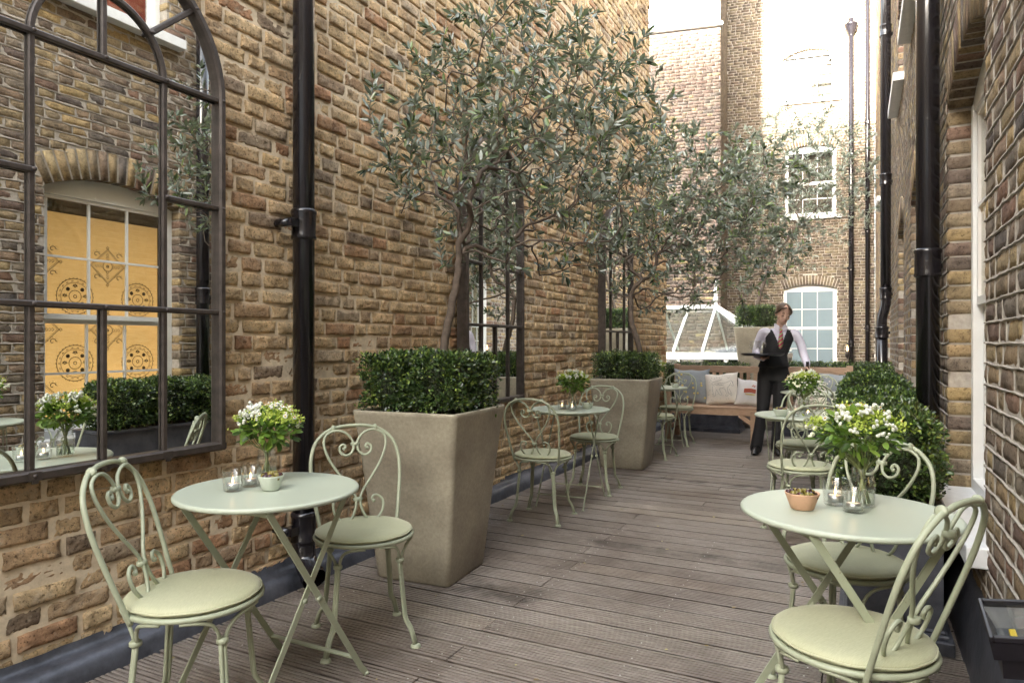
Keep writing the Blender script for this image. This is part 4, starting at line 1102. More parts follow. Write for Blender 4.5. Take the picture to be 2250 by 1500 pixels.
def make_olive(label, loc, trunk, r0, crown, rad, ntips, leaf, seed, mat, twig=.0016, bias=0, step=.055, leafstep=.017, droop=.25, holes=.5):
    """trunk: points relative to loc, last = fork; crown centre relative to loc"""
    rg = np.random.default_rng(seed)
    t = thing('olive_tree', label, 'olive tree', loc, 0, 'olive trees growing from the tall planters')
    P = [np.array(p, float) for p in trunk]; tp = [np.array(v) for v in crom(trunk, 6)]
    nodes = [tp[0]]; par = [-1]
    for p in tp[1:]: nodes.append(p); par.append(len(nodes)-2)
    fork = len(nodes)-1; C = np.array(crown); Rd = np.array(rad)
    tips = []
    clump = rg.uniform(-1, 1, (9, 3))
    while len(tips) < ntips:
        u = rg.normal(size=3); u /= np.linalg.norm(u); q = rg.random()**.42; v = u*q
        if len(clump) and np.min(np.linalg.norm(clump-v, axis=1)) < .22 and rg.random() < holes: continue
        p = C+v*Rd*(1+rg.normal()*.07)
        if p[0] < crown_xmin - loc[0]: continue
        if p[2] < C[2]-Rd[2]*.5 and rg.random() < .62: continue
        tips.append(p)
    tips = np.array(tips); order = np.argsort(np.linalg.norm(tips-nodes[fork], axis=1)); depth = {i: 0 for i in range(len(nodes))}
    NA = np.zeros((60000, 3)); NA[:len(nodes)] = nodes; cnt = len(nodes); par = list(par); isnew = [False]*cnt; dl = np.zeros(60000)
    for ti in order:
        T = tips[ti]; d = np.linalg.norm(NA[fork:cnt]-T, axis=1)
        up = (NA[fork:cnt, 2]-T[2]); cost = d*(1+.15*rg.random(len(d)))+np.maximum(0, up)*.6+dl[fork:cnt]*.22
        j = fork+int(np.argmin(cost)); A = NA[j].copy(); L_ = np.linalg.norm(T-A); k = max(2, int(L_/step))
        g = A-NA[par[j]] if par[j] >= 0 else np.array([0, 0, 1.]); g = g/(np.linalg.norm(g)+1e-9)
        c1 = A+g*L_*.25+np.array([0, 0, 1])*L_*.18+rg.normal(size=3)*L_*.12; last = j
        for s in range(1, k+1):
            u = s/k; p = A*(1-u)**2+2*c1*u*(1-u)+T*u*u+rg.normal(size=3)*.006
            if u > .5: p = p+np.array([0, 0, -1])*(u-.5)**2*L_*droop
            NA[cnt] = p; par.append(last); dl[cnt] = dl[last]+L_/k; last = cnt; cnt += 1
    nd = np.ones(cnt)*0; kids = np.zeros(cnt)
    for i in range(1, cnt): kids[par[i]] += 1
    nd = (kids == 0).astype(float)
    for i in range(cnt-1, 0, -1): nd[par[i]] += nd[i]
    rr = twig*np.maximum(1, nd)**.5; rr *= 1.0
    kf = r0*.72/rr[fork]; rr = np.where(nd > 3, rr*(1+(kf-1)*np.clip((nd-3)/(nd[fork]-3), 0, 1)**.6), rr)
    for i in range(fork+1): rr[i] = r0*(1-.28*i/fork)
    rr[0] = r0*1.15
    mb = MB(); V = []; F = []
    ch = [[] for _ in range(cnt)]
    for i in range(1, cnt): ch[par[i]].append(i)
    # chains
    stack = [(0, None)]; chains = []
    while stack:
        s0, pr = stack.pop(); c = ([pr] if pr is not None else [])+[s0]; i = s0
        while ch[i]:
            b = max(ch[i], key=lambda k: nd[k])
            for k in ch[i]:
                if k != b: stack.append((k, i))
            c.append(b); i = b
        chains.append(c)
    for c in chains:
        if len(c) < 2: continue
        rs = [rr[i] for i in c]; 
        if len(c) > 2 and c[0] != 0: rs[0] = rs[1]
        rs[-1] *= .5; big = rs[0] > .01
        pts = [NA[i]+(rg.normal(size=3)*rr[i]*.12 if big else 0) for i in c]
        mb.tube(pts, [float(r_) for r_ in rs], 10 if rs[0] > .02 else (6 if big else 4), caps=False)
    mb.build('trunk', M['bark'], t)
    # leaves
    LP = []; LD = []
    for i in range(fork+1, cnt):
        if nd[i] > 2.5 or dl[i] < .12: continue
        A = NA[par[i]]; Bp = NA[i]; d = Bp-A; L_ = np.linalg.norm(d); 
        if L_ < 1e-6: continue
        d /= L_; k = max(1, int(L_/leafstep)); x = np.cross(d, rg.normal(size=3)); x /= np.linalg.norm(x)+1e-9
        for s in range(k):
            if rg.random() < .12: continue
            p = A+(Bp-A)*(s+rg.random())/k
            for sg in (-1, 1):
                LP.append(p); LD.append(d*.75+x*sg*.8+rg.normal(size=3)*.22+np.array([0, 0, .05]))
            x = np.cross(d, x)
        if kids[i] == 0:
            for s in range(5): LP.append(Bp); LD.append(d+rg.normal(size=3)*.35)
    LP = np.array(LP); LD = np.array(LD); V, F = scatter(LEAF_V, LEAF_F, LP, flatmats(LD, np.array([0, 0, .9]), rg, .7), rg.uniform(leaf*.6, leaf*1.15, len(LP)))
    link('leaves', mesh_np('leaves', V, F, mat), t); print(label, 'leaves', len(LP), 'nodes', cnt); return t
crown_xmin = LW+.10
make_olive('nearest olive tree, rising from the first tall planter and leaning right over the terrace', (P1[0], P1[1], .84),
    [(.05, -.02, 0), (.06, 0, .25), (.10, .02, .52), (.13, .04, .70), (.14, .05,   .82)], .026, (.37, .38, 1.46), (.82, .92, .74), 900, .058, 21, M['olive'])
make_olive('second olive tree, rising from the second tall planter', (P2[0], P2[1], .84),
    [(.16, .0, 0), (.13, 0, .3), (.05, .0, .6), (.04, .02,   .80)], .030, (.50, .45, 1.60), (1.2, 1.15, 1.0), 1150, .066, 22, M['olive'], holes=.5)
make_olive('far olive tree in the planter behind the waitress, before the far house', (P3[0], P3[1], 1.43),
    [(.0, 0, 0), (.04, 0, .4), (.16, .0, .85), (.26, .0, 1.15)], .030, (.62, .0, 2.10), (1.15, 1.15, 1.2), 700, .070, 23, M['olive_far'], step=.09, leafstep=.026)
crown_xmin = -50
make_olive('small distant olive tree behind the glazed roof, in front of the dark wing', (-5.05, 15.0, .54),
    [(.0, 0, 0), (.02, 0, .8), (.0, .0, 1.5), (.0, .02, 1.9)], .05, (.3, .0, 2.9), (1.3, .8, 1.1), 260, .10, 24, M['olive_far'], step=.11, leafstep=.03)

# ------------------------------------------------------------------ lead troughs and hedges
def make_trough(label, x0, x1, y0, y1, h, z=0):
    t = thing('lead_trough', label, 'trough', ((x0+x1)/2, (y0+y1)/2, z), 0, 'dark lead planting troughs')
    w, d = x1-x0, y1-y0; b = MB()
    b.box((0, 0, (h+.07)/2), (w, d, h-.07)); b.build('body', M['lead'], t, bevel=.004)
    p = MB(); p.box((0, 0, .0275), (w+.07, d+.07, .055)); p.box((0, 0, .064), (w+.035, d+.035, .018)); p.box((0, 0, .080), (w+.016, d+.016, .014)); p.build('plinth', M['lead'], t, bevel=.006)
    r_ = MB(); e = .02
    for sx in (-1, 1): r_.box((sx*(w/2), 0, h+.012), (.036, d+.036, .026))
    for sy in (-1, 1): r_.box((0, sy*(d/2), h+.012), (w-.037, .036, .026))
    r_.build('rim', M['lead'], t, bevel=.006)
    s = MB(); s.box((0, 0, h+.001), (w-.04, d-.04, .012)); s.build('soil', M['soil'], t); return t
make_trough('nearest lead trough, under the near window on the right wall', -.04, .30, 3.14, 4.78, .53)
make_trough('second lead trough along the right wall, beside the middle-right table', -.04, .32, 5.25, 6.75, .53)
make_trough('lead trough behind the left half of the bench', -2.42, -1.44, 9.56, 9.98, .42)
make_trough('lead trough behind the right half of the bench', -.90, .32, 9.56, 9.98, .42)
def clumps(L_, n, w, h, rg, zj=.02): return [((0, -L_/2+L_*(i+.5)/n, h/2+rg.uniform(-zj, zj)), (w+rg.uniform(-.02, .02), L_/n+.05, h)) for i in range(n)]
rgx = random.Random(4)
make_hedge('box_hedge', 'long clipped box hedge in the nearest lead trough on the right', 'hedge', clumps(1.55, 4, .41, .39, rgx, .02), (.11, 3.93, .54), 0, 14500, (.013, .024), 6, 'box hedges in the lead troughs', .030, 3.6)
make_hedge('box_hedge', 'rounded clipped box hedge beyond the nearer one on the right', 'hedge', clumps(1.25, 3, .48, .45, rgx, .02), (.11, 6.05, .53), 0, 9500, (.013, .024), 7, 'box hedges in the lead troughs', .030, 3.2)
def hx(L_, n, w, h): return [((-L_/2+L_*(i+.5)/n, 0, h/2), (L_/n+.05, w, h)) for i in range(n)]
make_hedge('box_hedge', 'low box hedge above the left half of the bench back', 'hedge', hx(1.10, 4, .36, .50), (-1.90, 9.78, .43), 0, 4600, (.016, .028), 8, 'box hedges in the lead troughs', .03)
make_hedge('box_hedge', 'low box hedge above the right half of the bench back', 'hedge', hx(1.30, 4, .36, .52), (-.28, 9.78, .43), 0, 4600, (.016, .028), 9, 'box hedges in the lead troughs', .03)

# ------------------------------------------------------------------ bench and pillows
bn = thing('garden_bench', 'long slatted teak bench with pillows at the end of the terrace', 'bench', (-1.11, 8.85, 0), 0)
w = 2.12
k = MB(); k.box((0, .22, .878), (w-.07, .04, .085)); k.build('top_rail', M['teak'], bn, bevel=.005)
k = MB()
n = 24
for i in range(n): k.box((-w/2+.09+(w-.18)*i/(n-1), .215, .655), (.042, .018, .37))
k.box((0, .215, .462), (w-.07, .035, .05)); k.build('back_slats', M['teak'], bn)
k = MB()
for i in range(6): k.box((0, -.26+i*.082, .425), (w-.01, .072, .022))
k.build('seat', M['teak'], bn, bevel=.003)
k = MB(); k.box((0, -.27, .375), (w-.14, .03, .075)); k.box((0, .20, .375), (w-.14, .03, .075)); 
for sx in (-1, 1): k.box((sx*(w/2-.04), -.03, .375), (.03, .44, .07)); k.box((sx*(w/2-.04), -.03, .16), (.03, .44, .05))
k.build('apron', M['teak'], bn)
for sx in (-1, 0, 1):
    for sy in (-1, 1):
        x = sx*(w/2-.035); k = MB()
        if sy < 0: k.box((x, -.27, .2), (.07, .065, .40)) if sx == 0 else k.box((x, -.27, .31), (.07, .065, .62)); 
        else: k.box((x, .22, .47), (.07, .06, .94))if sx else k.box((x, .22, .2), (.06, .06, .40))
        if sy < 0 and sx == 0:
            k.bar((x-.03, -.27, .25), (x-.16, -.27, .34), .05, .03, (0,1,0)); k.bar((x+.03, -.27, .25), (x+.16, -.27, .34), .05, .03, (0,1,0))
        k.build('leg', M['teak'], bn, bevel=.004)
for sx in (-1, 1):
    k = MB(); k.box((sx*(w/2-.035), -.03, .635), (.075, .56, .028)); k.build('armrest', M['teak'], bn, bevel=.006)
def pillow(label, x, y, z, s, rx, rz, mat, ry=0, art=None, dots=None):
    t = thing('pillow', label, 'pillow', (x, y, z), 0, 'scatter pillows on the bench'); t.rotation_euler = (rx, ry, rz)
    n = 18; V = []; F = []
    for sd in (1, -1):
        for i in range(n+1):
            for j in range(n+1):
                u, v = -1+2*i/n, -1+2*j/n; e = max(0, (1-u*u))*max(0, (1-v*v)); pinch = 1-.10*(1-abs(u)**3)*abs(v)**2; pz = 1-.10*(1-abs(v)**3)*abs(u)**2
                cr = 1
                V.append((u*s/2*pz, -sd*(.36*s*.5*e**.45)*(1+.05*math.sin(u*7+v*3)), s/2+v*s/2*pinch+.006*math.sin(u*6+x*9)*abs(v)))
    m = (n+1)*(n+1)
    for sd in (0, 1):
        for i in range(n):
            for j in range(n):
                a = sd*m+i*(n+1)+j; q = (a, a+n+1, a+n+2, a+1); F.append(q if sd == 0 else q[::-1])
    link('cover', mesh_np('cover', V, F, mat, True), t)
    def surf(u, v):
        e = max(0, 1-u*u)*max(0, 1-v*v); return (u*s/2*(1-.10*(1-abs(v)**3)*u*u), -(.36*s*.5*e**.45)*(1+.05*math.sin(u*7+v*3))-.002, s/2+v*s/2*(1-.10*(1-abs(u)**3)*v*v))
    if art:
        for nm, mt, lines in art:
            a = MB()
            for ln in lines: a.tube([surf(*p) for p in (crom([(p[0], p[1], 0) for p in ln], 4) and [(q_.x, q_.y) for q_ in crom([(p[0], p[1], 0) for p in ln], 4)])], .0016 if nm == 'embroidery' else .004, 4)
            a.build(nm, mt, t)
    if dots:
        a = MB(); rg = random.Random(int(x*100)); mt, cnt, rad = dots
        for k in range(cnt):
            u, v = rg.uniform(-.8, .8), rg.uniform(-.8, .8); a.sph(surf(u, v), rad*rg.uniform(.6, 1.2), 8, 4, (1, .25, 1))
        a.build('woven_pattern', mt, t)
    return t
calf = [[(-.45,.15), (-.3,.27), (0,.25), (.3,.28), (.5,.36)], [(-.45,.15), (-.5,-.1), (-.45,-.35), (-.5,-.5), (-.36,-.5), (-.32,-.3), (-.25,-.1)], [(-.25,-.1), (-.15,-.35), (-.05,-.45), (.05,-.42), (-.02,-.3), (-.08,-.05)],
        [(-.08,-.05), (.15,-.08), (.25,-.15), (.3,-.4), (.25,-.52), (.38,-.52), (.4,-.3), (.38,-.05)], [(.4,-.3), (.5,-.45), (.6,-.5), (.62,-.42), (.48,-.1)], [(.5,.36), (.62,.4), (.7,.3), (.75,.1), (.66,.08), (.55,.16), (.48,.05), (.38,-.05)], [(-.48,.2), (-.5,.35), (-.2,.42), (.1,.5)], [(-.3,.18), (.0,.14), (.2,.16)]]
roof_ = [[(-.4,-.1+.05*i), (0,-.06+.05*i), (.4,-.1+.05*i)] for i in range(6)]
pillow('blue-grey pillow with cream spots at the left end of the bench', -1.90, 8.80, .44, .46, R(-16), R(6), M['pil_grey'], 0, None, (M['thread_y'], 16, .013))
pillow('cream pillow embroidered with a walking animal outline', -1.50, 8.76, .44, .42, R(-18), R(2), M['pil_cream'], R(-6), [('embroidery', M['thread'], calf)], (M['thread'], 46, .004))
pillow('pale pillow with a red and yellow stitched picture', -1.19, 8.72, .44, .35, R(-20), R(0), M['pil_white'], R(5), [('stitched_red', M['thread_r'], roof_), ('stitched_yellow', M['thread_y'], [[(-.3,-.18), (0,-.18), (.38,-.18)], [(-.25,-.24), (.1,-.24), (.38,-.24)]]), ('stitched_tuft', M['thread_r'], [[(.1,.35), (.2,.5), (.25,.35), (.32,.48)]])])
pillow('pale pillow with a blue and red stripe, partly behind the waitress', -.93, 8.72, .44, .33, R(-20), R(-4), M['pil_white'], R(-3), [('stitched_blue', M['thread_b'], [[(-.4,.05), (0,.07), (.4,.05)]]), ('stitched_red', M['thread_r'], [[(-.4,.14), (0,.16), (.3,.14)]])])
pillow('cream pillow behind the wine table, right of the waitress', -.50, 8.74, .44, .36, R(-20), R(3), M['pil_cream'], R(4), None, (M['thread_r'], 14, .006))
pillow('blue-grey spotted pillow at the right end of the bench', -.21, 8.80, .44, .44, R(-17), R(-6), M['pil_grey'], 0, None, (M['pil_cream'], 16, .011))

# ------------------------------------------------------------------ conservatory roof
def cw(px_, Zc, z): x, y = cam2w((px_-1125)/1500*Zc, Zc); return Vector((x, y, z))
cs = thing('glass_roof_lantern', 'white framed pitched glass roof of a conservatory beyond the bench', 'conservatory', tuple(cw(1500, 13.3, .54)), 0)
org = Vector(cs.location)
rR = cw(1573, 13.4, 1.90); dx = (backpt(3.7)[0]-A0[0], backpt(3.7)[1]-A0[1]); ll = math.hypot(*dx); ux = Vector((-1, 0, 0)); uy = Vector((0, -1, 0))
if uy.y > 0: uy = -uy          # towards the viewer
rL = rR+ux*4.2
ze = 1.04; wd = 1.30
FR = rR-ux*1.25+uy*wd; FR.z = ze; BRr = rR-ux*1.25-uy*wd; BRr.z = ze
FL = rL+uy*wd; FL.z = ze; BL = rL-uy*wd; BL.z = ze
m = MB()
def gq(mb, *p): mb.add([q_-org for q_ in p], [tuple(range(len(p)))])
gq(m, FL, FR, rR, rL); gq(m, FR, BRr, rR); gq(m, BRr, BL, rL, rR); m.build('roof_glass', M['rglass'], cs)
m = MB(); up = Vector((0, 0, .03))
def rb(a, b, w=.06, h=.05): m.bar(a-org+up, b-org+up, w, h)
rb(rR, rL, .12, .07); rb(FR, rR, .09, .06); rb(BRr, rR, .09, .06)
for i in range(0, 9):
    a = rR+ux*.52*i; e = a+uy*wd; e.z = ze; rb(a, e, .045, .04); e2 = a-uy*wd; e2.z = ze; (rb(a, e2, .035, .03) if i % 2 == 0 else None)
for tt in (.38, .72):
    a = FR+(BRr-FR)*tt; rb(a, rR)
e = rR-ux*.62+uy*wd; e.z = ze; s_ = rR+(FR-rR)*.5; rb(s_, e)
m.build('roof_bars', M['white'], cs)
m = MB(); dz = Vector((0, 0, -.07))
for a, b in ((FL, FR), (FR, BRr), (BL, BRr)): m.bar(a-org+dz, b-org+dz, .09, .09)
for i in range(0, 7):
    a = FR+ux*(.0+.86*i*.98)+dz; m.bar(a-org-uy*.02, Vector((a.x, a.y, .54))-org-uy*.02, .07, .07, (0, 1, 0))
for i in range(4):
    a = FR+(BRr-FR)*i/3+dz; m.bar(a-org, Vector((a.x, a.y, .54))-org, .07, .07, (0, 1, 0))
m.build('frame', M['white'], cs)
m = MB()
for a, b in ((FL, FR), (FR, BRr)):
    a2 = Vector((a.x, a.y, .55))-uy*.05; b2 = Vector((b.x, b.y, .55))-uy*.05; a3 = a2.copy(); a3.z = .95; b3 = b2.copy(); b3.z = .95; gq(m, a2, b2, b3, a3)
m.build('side_glass', simple('dark_reflecting_glass', (.02,.025,.025), .06, coat=.5), cs)
m = MB(); m.box((rR+ux*1.4-org+Vector((0,0,-1.30))), (4.5, 2.4, .02)); m.build('blind_below', simple('cream_roof_blind', (.5,.48,.44), .8, nz=2), cs)
m = MB(); m.lathe([(.045, .0), (.045, .05), (.03, .06), (.03, .10), (.055, .15), (.05, .19), (.028, .22), (.045, .27), (.048, .32), (.022, .37), (.02, .40), (.034, .43), (.03, .46), (.012, .48), (.022, .51), (.006, .56), (0, .57)], tuple(rR-org+Vector((0,0,.02))), 14); m.build('finial', M['white'], cs)

# ------------------------------------------------------------------ floodlight, torch, wall lamp
fl = thing('floodlight', 'black floodlight with tilted glass front low on the right wall in the bottom corner', 'floodlight', (.348, 2.10, .485), R(0)); fl.scale = (.68, .85, .9)
Rm = Matrix.Rotation(R(10), 3, 'X') @ Matrix.Rotation(R(-6), 3, 'Y')
def fbox(mb, c, d, tp=1):
    n0 = len(mb.v); mb.box(c, d); mb.v[n0:] = [tuple(Rm @ Vector(v)) for v in mb.v[n0:]]
m = MB()
for sx in (-1, 1): fbox(m, (sx*.083, 0, .035), (.014, .22, .016))
for sy in (-1, 1): fbox(m, (0, sy*.103, .035), (.152, .014, .016))
m.build('front_frame', M['case'], fl, bevel=.003)
m = MB(); pr = [(.088, .108, .026), (.078, .098, -.03), (.05, .07, -.045), (.05, .07, -.10)]
V = []; 
for a, b, z in pr: V += [Rm @ Vector((sx*a, sy*b, z)) for sx, sy in ((-1,-1), (1,-1), (1,1), (-1,1))]
m.add(V, [(i*4+k, i*4+(k+1) % 4, (i+1)*4+(k+1) % 4, (i+1)*4+k) for i in range(3) for k in range(4)]+[(12,13,14,15)]); m.build('casing', M['case'], fl)
m = MB(); V = [Rm @ Vector((sx*a, sy*b, z)) for a, b, z in ((.074, .094, .024), (.045, .06, -.022)) for sx, sy in ((-1,-1), (1,-1), (1,1), (-1,1))]
m.add(V, [(k, (k+1) % 4, 4+(k+1) % 4, 4+k) for k in range(4)]+[(4,5,6,7)]); m.build('reflector', M['reflector'], fl)
m = MB(); fbox(m, (.0, -.03, -.008), (.02, .10, .012)); m.build('lamp_tube', M['yellowcard'], fl)
m = MB(); fbox(m, (0, 0, .0345), (.152, .192, .003)); m.build('front_glass', M['glass'], fl)
m = MB(); m.bar((.0, 0, -.05), (.085, 0, -.12), .05, .006); m.build('bracket', M['case'], fl)
tp_ = backpt(.62); to = thing('garden_torch', 'tiny lit garden torch standing behind the right-hand hedge', 'torch', (-.13, 10.6, .54))
m = MB(); m.tube([(0,0,0), (0,0,.46)], .008, 8); m.lathe([(.012,.46), (.028,.50), (.028,.54), (.014,.56)], n=12); m.build('holder', M['steel'], to)
m = MB(); m.lathe([(.001, .56), (.013, .585), (.008, .61), (.001, .645)], n=8); m.build('flame', M['flame'], to)
for lab, px_, py_ in (('small white round lamp on the far house wall, left of the far drainpipe', 1803, 412),):
    u = (px_-1125)/1500; tt = (9.55-18*u)/(.949+.315*u); Zc = 18+.315*tt; x, y = cam2w(9.55-.949*tt, Zc); z = 1.21+(754-py_)/1500*Zc
    wl = thing('wall_lamp', lab, 'lamp', (x, y-.03, z)); m = MB(); m.sph((0, 0, 0), .06, 12, 8, (1, .7, 1)); m.build('globe', M['white'], wl); m = MB(); m.box((0, .02, -.05), (.06, .05, .06)); m.build('bracket', M['white'], wl)

# a few fallen leaves on the boards
rg = np.random.default_rng(5); n = 70; P = np.stack([rg.uniform(-2.4, .3, n), rg.uniform(1.2, 8.5, n), np.full(n, .004)], 1)
D = rg.normal(size=(n, 3)); D[:, 2] = 0; V, F = scatter(OVAL_V, LEAF_F, P, flatmats(D, np.array([0, 0, 1.]), rg, .15), rg.uniform(.012, .03, n))
fl_ = link('fallen_leaves', mesh_np('fallen_leaves', V, F, leafmat('dry_leaf', [(0, (.16,.11,.04)), (.6, (.3,.24,.09)), (1, (.45,.42,.2))], None, .6, 0))); fl_['kind'] = 'stuff'
# ------------------------------------------------------------------ the waitress
PRZ = 12
pe = thing('person', 'waitress in black waistcoat and striped tie holding a tray and reaching for the bottle', 'person', (-.82, 7.94, 0), R(PRZ))
def loft(mb, secs, n=20, p=2.2):
    vs = []
    for (c, rx, ry, rz) in secs:
        for k in range(n):
            a = 2*PI*k/n; x = math.copysign(abs(math.cos(a))**(2/p), math.cos(a))*rx; y = math.copysign(abs(math.sin(a))**(2/p), math.sin(a))*ry
            vs.append((c[0]+x*math.cos(rz)-y*math.sin(rz), c[1]+x*math.sin(rz)+y*math.cos(rz), c[2]))
    m = len(secs); fs = [(i*n+k, i*n+(k+1) % n, (i+1)*n+(k+1) % n, (i+1)*n+k) for i in range(m-1) for k in range(n)]
    fs += [tuple(range(n-1, -1, -1)), tuple((m-1)*n+k for k in range(n))]; mb.add(vs, fs, True)
def limb(mb, pts, rs, n=12, sub=4):
    P = crom(pts, sub); m = len(pts); RR = []
    for i in range(len(P)):
        u = i/sub; k = min(int(u), m-2); f = u-k; RR.append(rs[k]*(1-f)+rs[k+1]*f)
    mb.tube(P, RR, n); mb.sph(P[0], RR[0], 10, 7); mb.sph(P[-1], RR[-1], 10, 7)
def remesh(o, vx, smooth=4, fac=.5):
    r_ = o.modifiers.new('remesh', 'REMESH'); r_.mode = 'VOXEL'; r_.voxel_size = vx; r_.use_smooth_shade = True
    s_ = o.modifiers.new('smooth', 'SMOOTH'); s_.iterations = smooth; s_.factor = fac
    dg = bpy.context.evaluated_depsgraph_get(); dg.update(); e = o.evaluated_get(dg); me = bpy.data.meshes.new_from_object(e)
    o.modifiers.clear(); old = o.data; o.data = me; bpy.data.meshes.remove(old); me.polygons.foreach_set('use_smooth', np.ones(len(me.polygons), dtype=bool)); return o
RZ = 0
SH = {'R': Vector((-.105, .0, 1.335)), 'L': Vector((.225, .0, 1.315))}      # her right arm is on the left of the picture
EL = {'R': Vector((-.185, -.02, 1.10)), 'L': Vector((.295, -.06, 1.09))}
WR = {'R': Vector((-.13, -.21, 1.05)), 'L': Vector((.305, -.235, .965))}
HC = Vector((.092, -.050, 1.528))        # head centre
HR = Matrix.Rotation(R(20), 3, 'X') @ Matrix.Rotation(R(6), 3, 'Y')
HR = Matrix.Rotation(R(10), 3, 'Z') @ HR
bd = MB()
# torso under the clothes
loft(bd, [((0, .0, .86), .14, .09, 0), ((.0, 0, .95), .145, .095, 0), ((.01, 0, 1.08), .105, .075, 0), ((.04, 0, 1.20), .125, .085, 0), ((.06, 0, 1.30), .14, .08, 0), ((.065, .0, 1.36), .085, .06, 0)])
limb(bd, [(.065, .01, 1.34), (.07, .0, 1.40), HC+Vector((0, .01, -.05))], [.06, .047, .048])
# head: skull, face, jaw
HK = .99
def hs(mb, c, r, sc): mb.sph(HC+HR @ (Vector(c)*HK), r*HK, 16, 12, sc, HR)
def hp(x, y, z): return HC+HR @ (Vector((x, y, z))*HK)
hs(bd, (0, .012, .030), .086, (.84, 1.04, 1.0)); hs(bd, (0, -.018, -.018), .072, (.84, .90, 1.10)); hs(bd, (0, -.050, -.082), .026, (1.1, .8, .75)); hs(bd, (0, -.020, -.055), .054, (.88, .9, .9))
limb(bd, [hp(0, -.080, .020), hp(0, -.090, -.004), hp(0, -.098, -.022)], [.008, .0085, .0105], 8, 2)
for s in (-1, 1):
    hs(bd, (s*.010, -.088, -.026), .008, (1, 1, .8)); hs(bd, (s*.071, .014, -.010), .019, (.35, .8, 1.4)); hs(bd, (s*.034, -.052, -.030), .027, (.95, .7, .85)); hs(bd, (s*.028, -.068, .024), .017, (1.5, .5, .5)); hs(bd, (s*.028, -.070, .004), .0135, (1.15, .8, .75))
hs(bd, (0, -.076, -.054), .014, (1.25, .6, .7))
# arms
for k in 'RL':
    limb(bd, [SH[k], EL[k], WR[k]], [.030, .026, .022])
# legs
limb(bd, [(-.075, .0, .88), (-.105, -.01, .47), (-.165, .02, .09)], [.075, .052, .036]); limb(bd, [(.075, .0, .88), (.045, .01, .47), (.035, .03, .09)], [.075, .052, .036])
# right hand: palm up and fingers spread under the tray
def hand(mb, w, dirv, nrm, side, curls, spread=1.0):
    d = dirv.normalized(); nn = nrm.normalized(); lat = d.cross(nn).normalized()*side; pc = w+d*.045
    limb(mb, [w, w+d*.03, w+d*.062], [.024, .024, .022], 10)
    for q_ in (-1, -.33, .33, 1): limb(mb, [w+d*.01+lat*q_*.010, w+d*.04+lat*q_*.020, w+d*.078+lat*q_*.027], [.014, .0135, .011], 8, 2)
    for i, (q_, L_) in enumerate(((-1, .062), (-.33, .074), (.33, .070), (1, .055))):
        b = w+d*.080+lat*q_*.027; c = curls; p = [b]; dd = d+lat*q_*.16*spread
        for j, seg in enumerate((.45, .32, .23)):
            dd = (Matrix.Rotation(c[j], 3, lat*side) @ dd); p.append(p[-1]+dd.normalized()*L_*seg)
        limb(mb, p, [.0092, .0085, .0078, .0065], 8, 2)
    t0 = w+d*.022-lat*.026; limb(mb, [t0, t0-lat*.022+d*.022+nn*.008, t0-lat*.026+d*.05+nn*.018, t0-lat*.018+d*.07+nn*.024], [.0125, .011, .0095, .008], 8, 2)
hand(bd, WR['R'], Vector((.02, -.9, .10)), Vector((0, .1, 1)), 1, (R(-8), R(-8), R(-8)), 1.6)
hand(bd, WR['L'], Vector((.12, -.55, -.62)), Vector((.75, -.35, .5)), -1, (R(28), R(34), R(24)), .6)
b_ = bd.build('body', M['skin'], pe); remesh(b_, .0052, 3)
# shoes
for c, rz in (((-.185, -.035, 0), R(-12)), ((.035, -.02, 0), R(6))):
    m = MB(); mm = Matrix.Rotation(rz, 3, 'Z')
    for (y, w_, h_, z) in (): pass
    secs = [(.085, .026, .030, .045), (.06, .034, .045, .055), (.02, .033, .048, .05), (-.04, .040, .036, .036), (-.09, .043, .026, .028), (-.13, .036, .020, .022), (-.155, .018, .012, .016)]
    vs = []
    for y, w_, h_, z in secs:
        for k in range(14):
            a = 2*PI*k/14; p = mm @ Vector((w_*math.cos(a), y, 0)); vs.append((c[0]+p.x, c[1]+p.y, max(.004, z+h_*math.sin(a))))
    m.add(vs, [(i*14+k, i*14+(k+1) % 14, (i+1)*14+(k+1) % 14, (i+1)*14+k) for i in range(6) for k in range(14)]+[tuple(range(14)), tuple(84+k for k in range(13, -1, -1))], True)
    m.build('shoe', M['shoe'], pe)
# trousers
m = MB(); loft(m, [((0, .005, .80), .150, .105, 0), ((0, .005, .88), .158, .112, 0), ((.0, .0, .96), .148, .105, 0), ((.005, 0, 1.03), .128, .092, 0)])
limb(m, [(-.078, .0, .86), (-.100, -.01, .66), (-.118, -.02, .46), (-.150, .01, .25), (-.180, .035, .055)], [.092, .078, .064, .060, .066]); limb(m, [(.078, .0, .86), (.068, .0, .66), (.050, .0, .46), (.040, .02, .25), (.035, .035, .055)], [.092, .078, .064, .060, .066])
m.box((-.205, .03, .01), (.2, .2, .05)) if False else None
t_ = m.build('trousers', M['black_cloth'], pe); remesh(t_, .009, 5)
# shirt: sleeves, yoke, collar, cuffs
m = MB(); loft(m, [((.01, 0, 1.02), .112, .082, 0), ((.035, 0, 1.15), .125, .09, 0), ((.055, 0, 1.26), .148, .092, 0), ((.06, .0, 1.33), .155, .075, 0), ((.065, .005, 1.375), .085, .058, 0)])
limb(m, [(-.075, .0, 1.335), SH['R']+Vector((-.012, 0, -.015)), EL['R'].lerp(SH['R'], .5)+Vector((-.012, .01, 0)), EL['R'], EL['R'].lerp(WR['R'], .5)+Vector((-.004, 0, -.008)), WR['R']+Vector((0, .01, 0))], [.046, .049, .045, .042, .037, .031])
limb(m, [(.20, .0, 1.32), SH['L']+Vector((.002, 0, -.015)), EL['L'].lerp(SH['L'], .5)+Vector((.012, .01, 0)), EL['L'], EL['L'].lerp(WR['L'], .5)+Vector((.008, 0, -.01)), WR['L']+Vector((0, .01, .01))], [.046, .049, .045, .042, .038, .032])
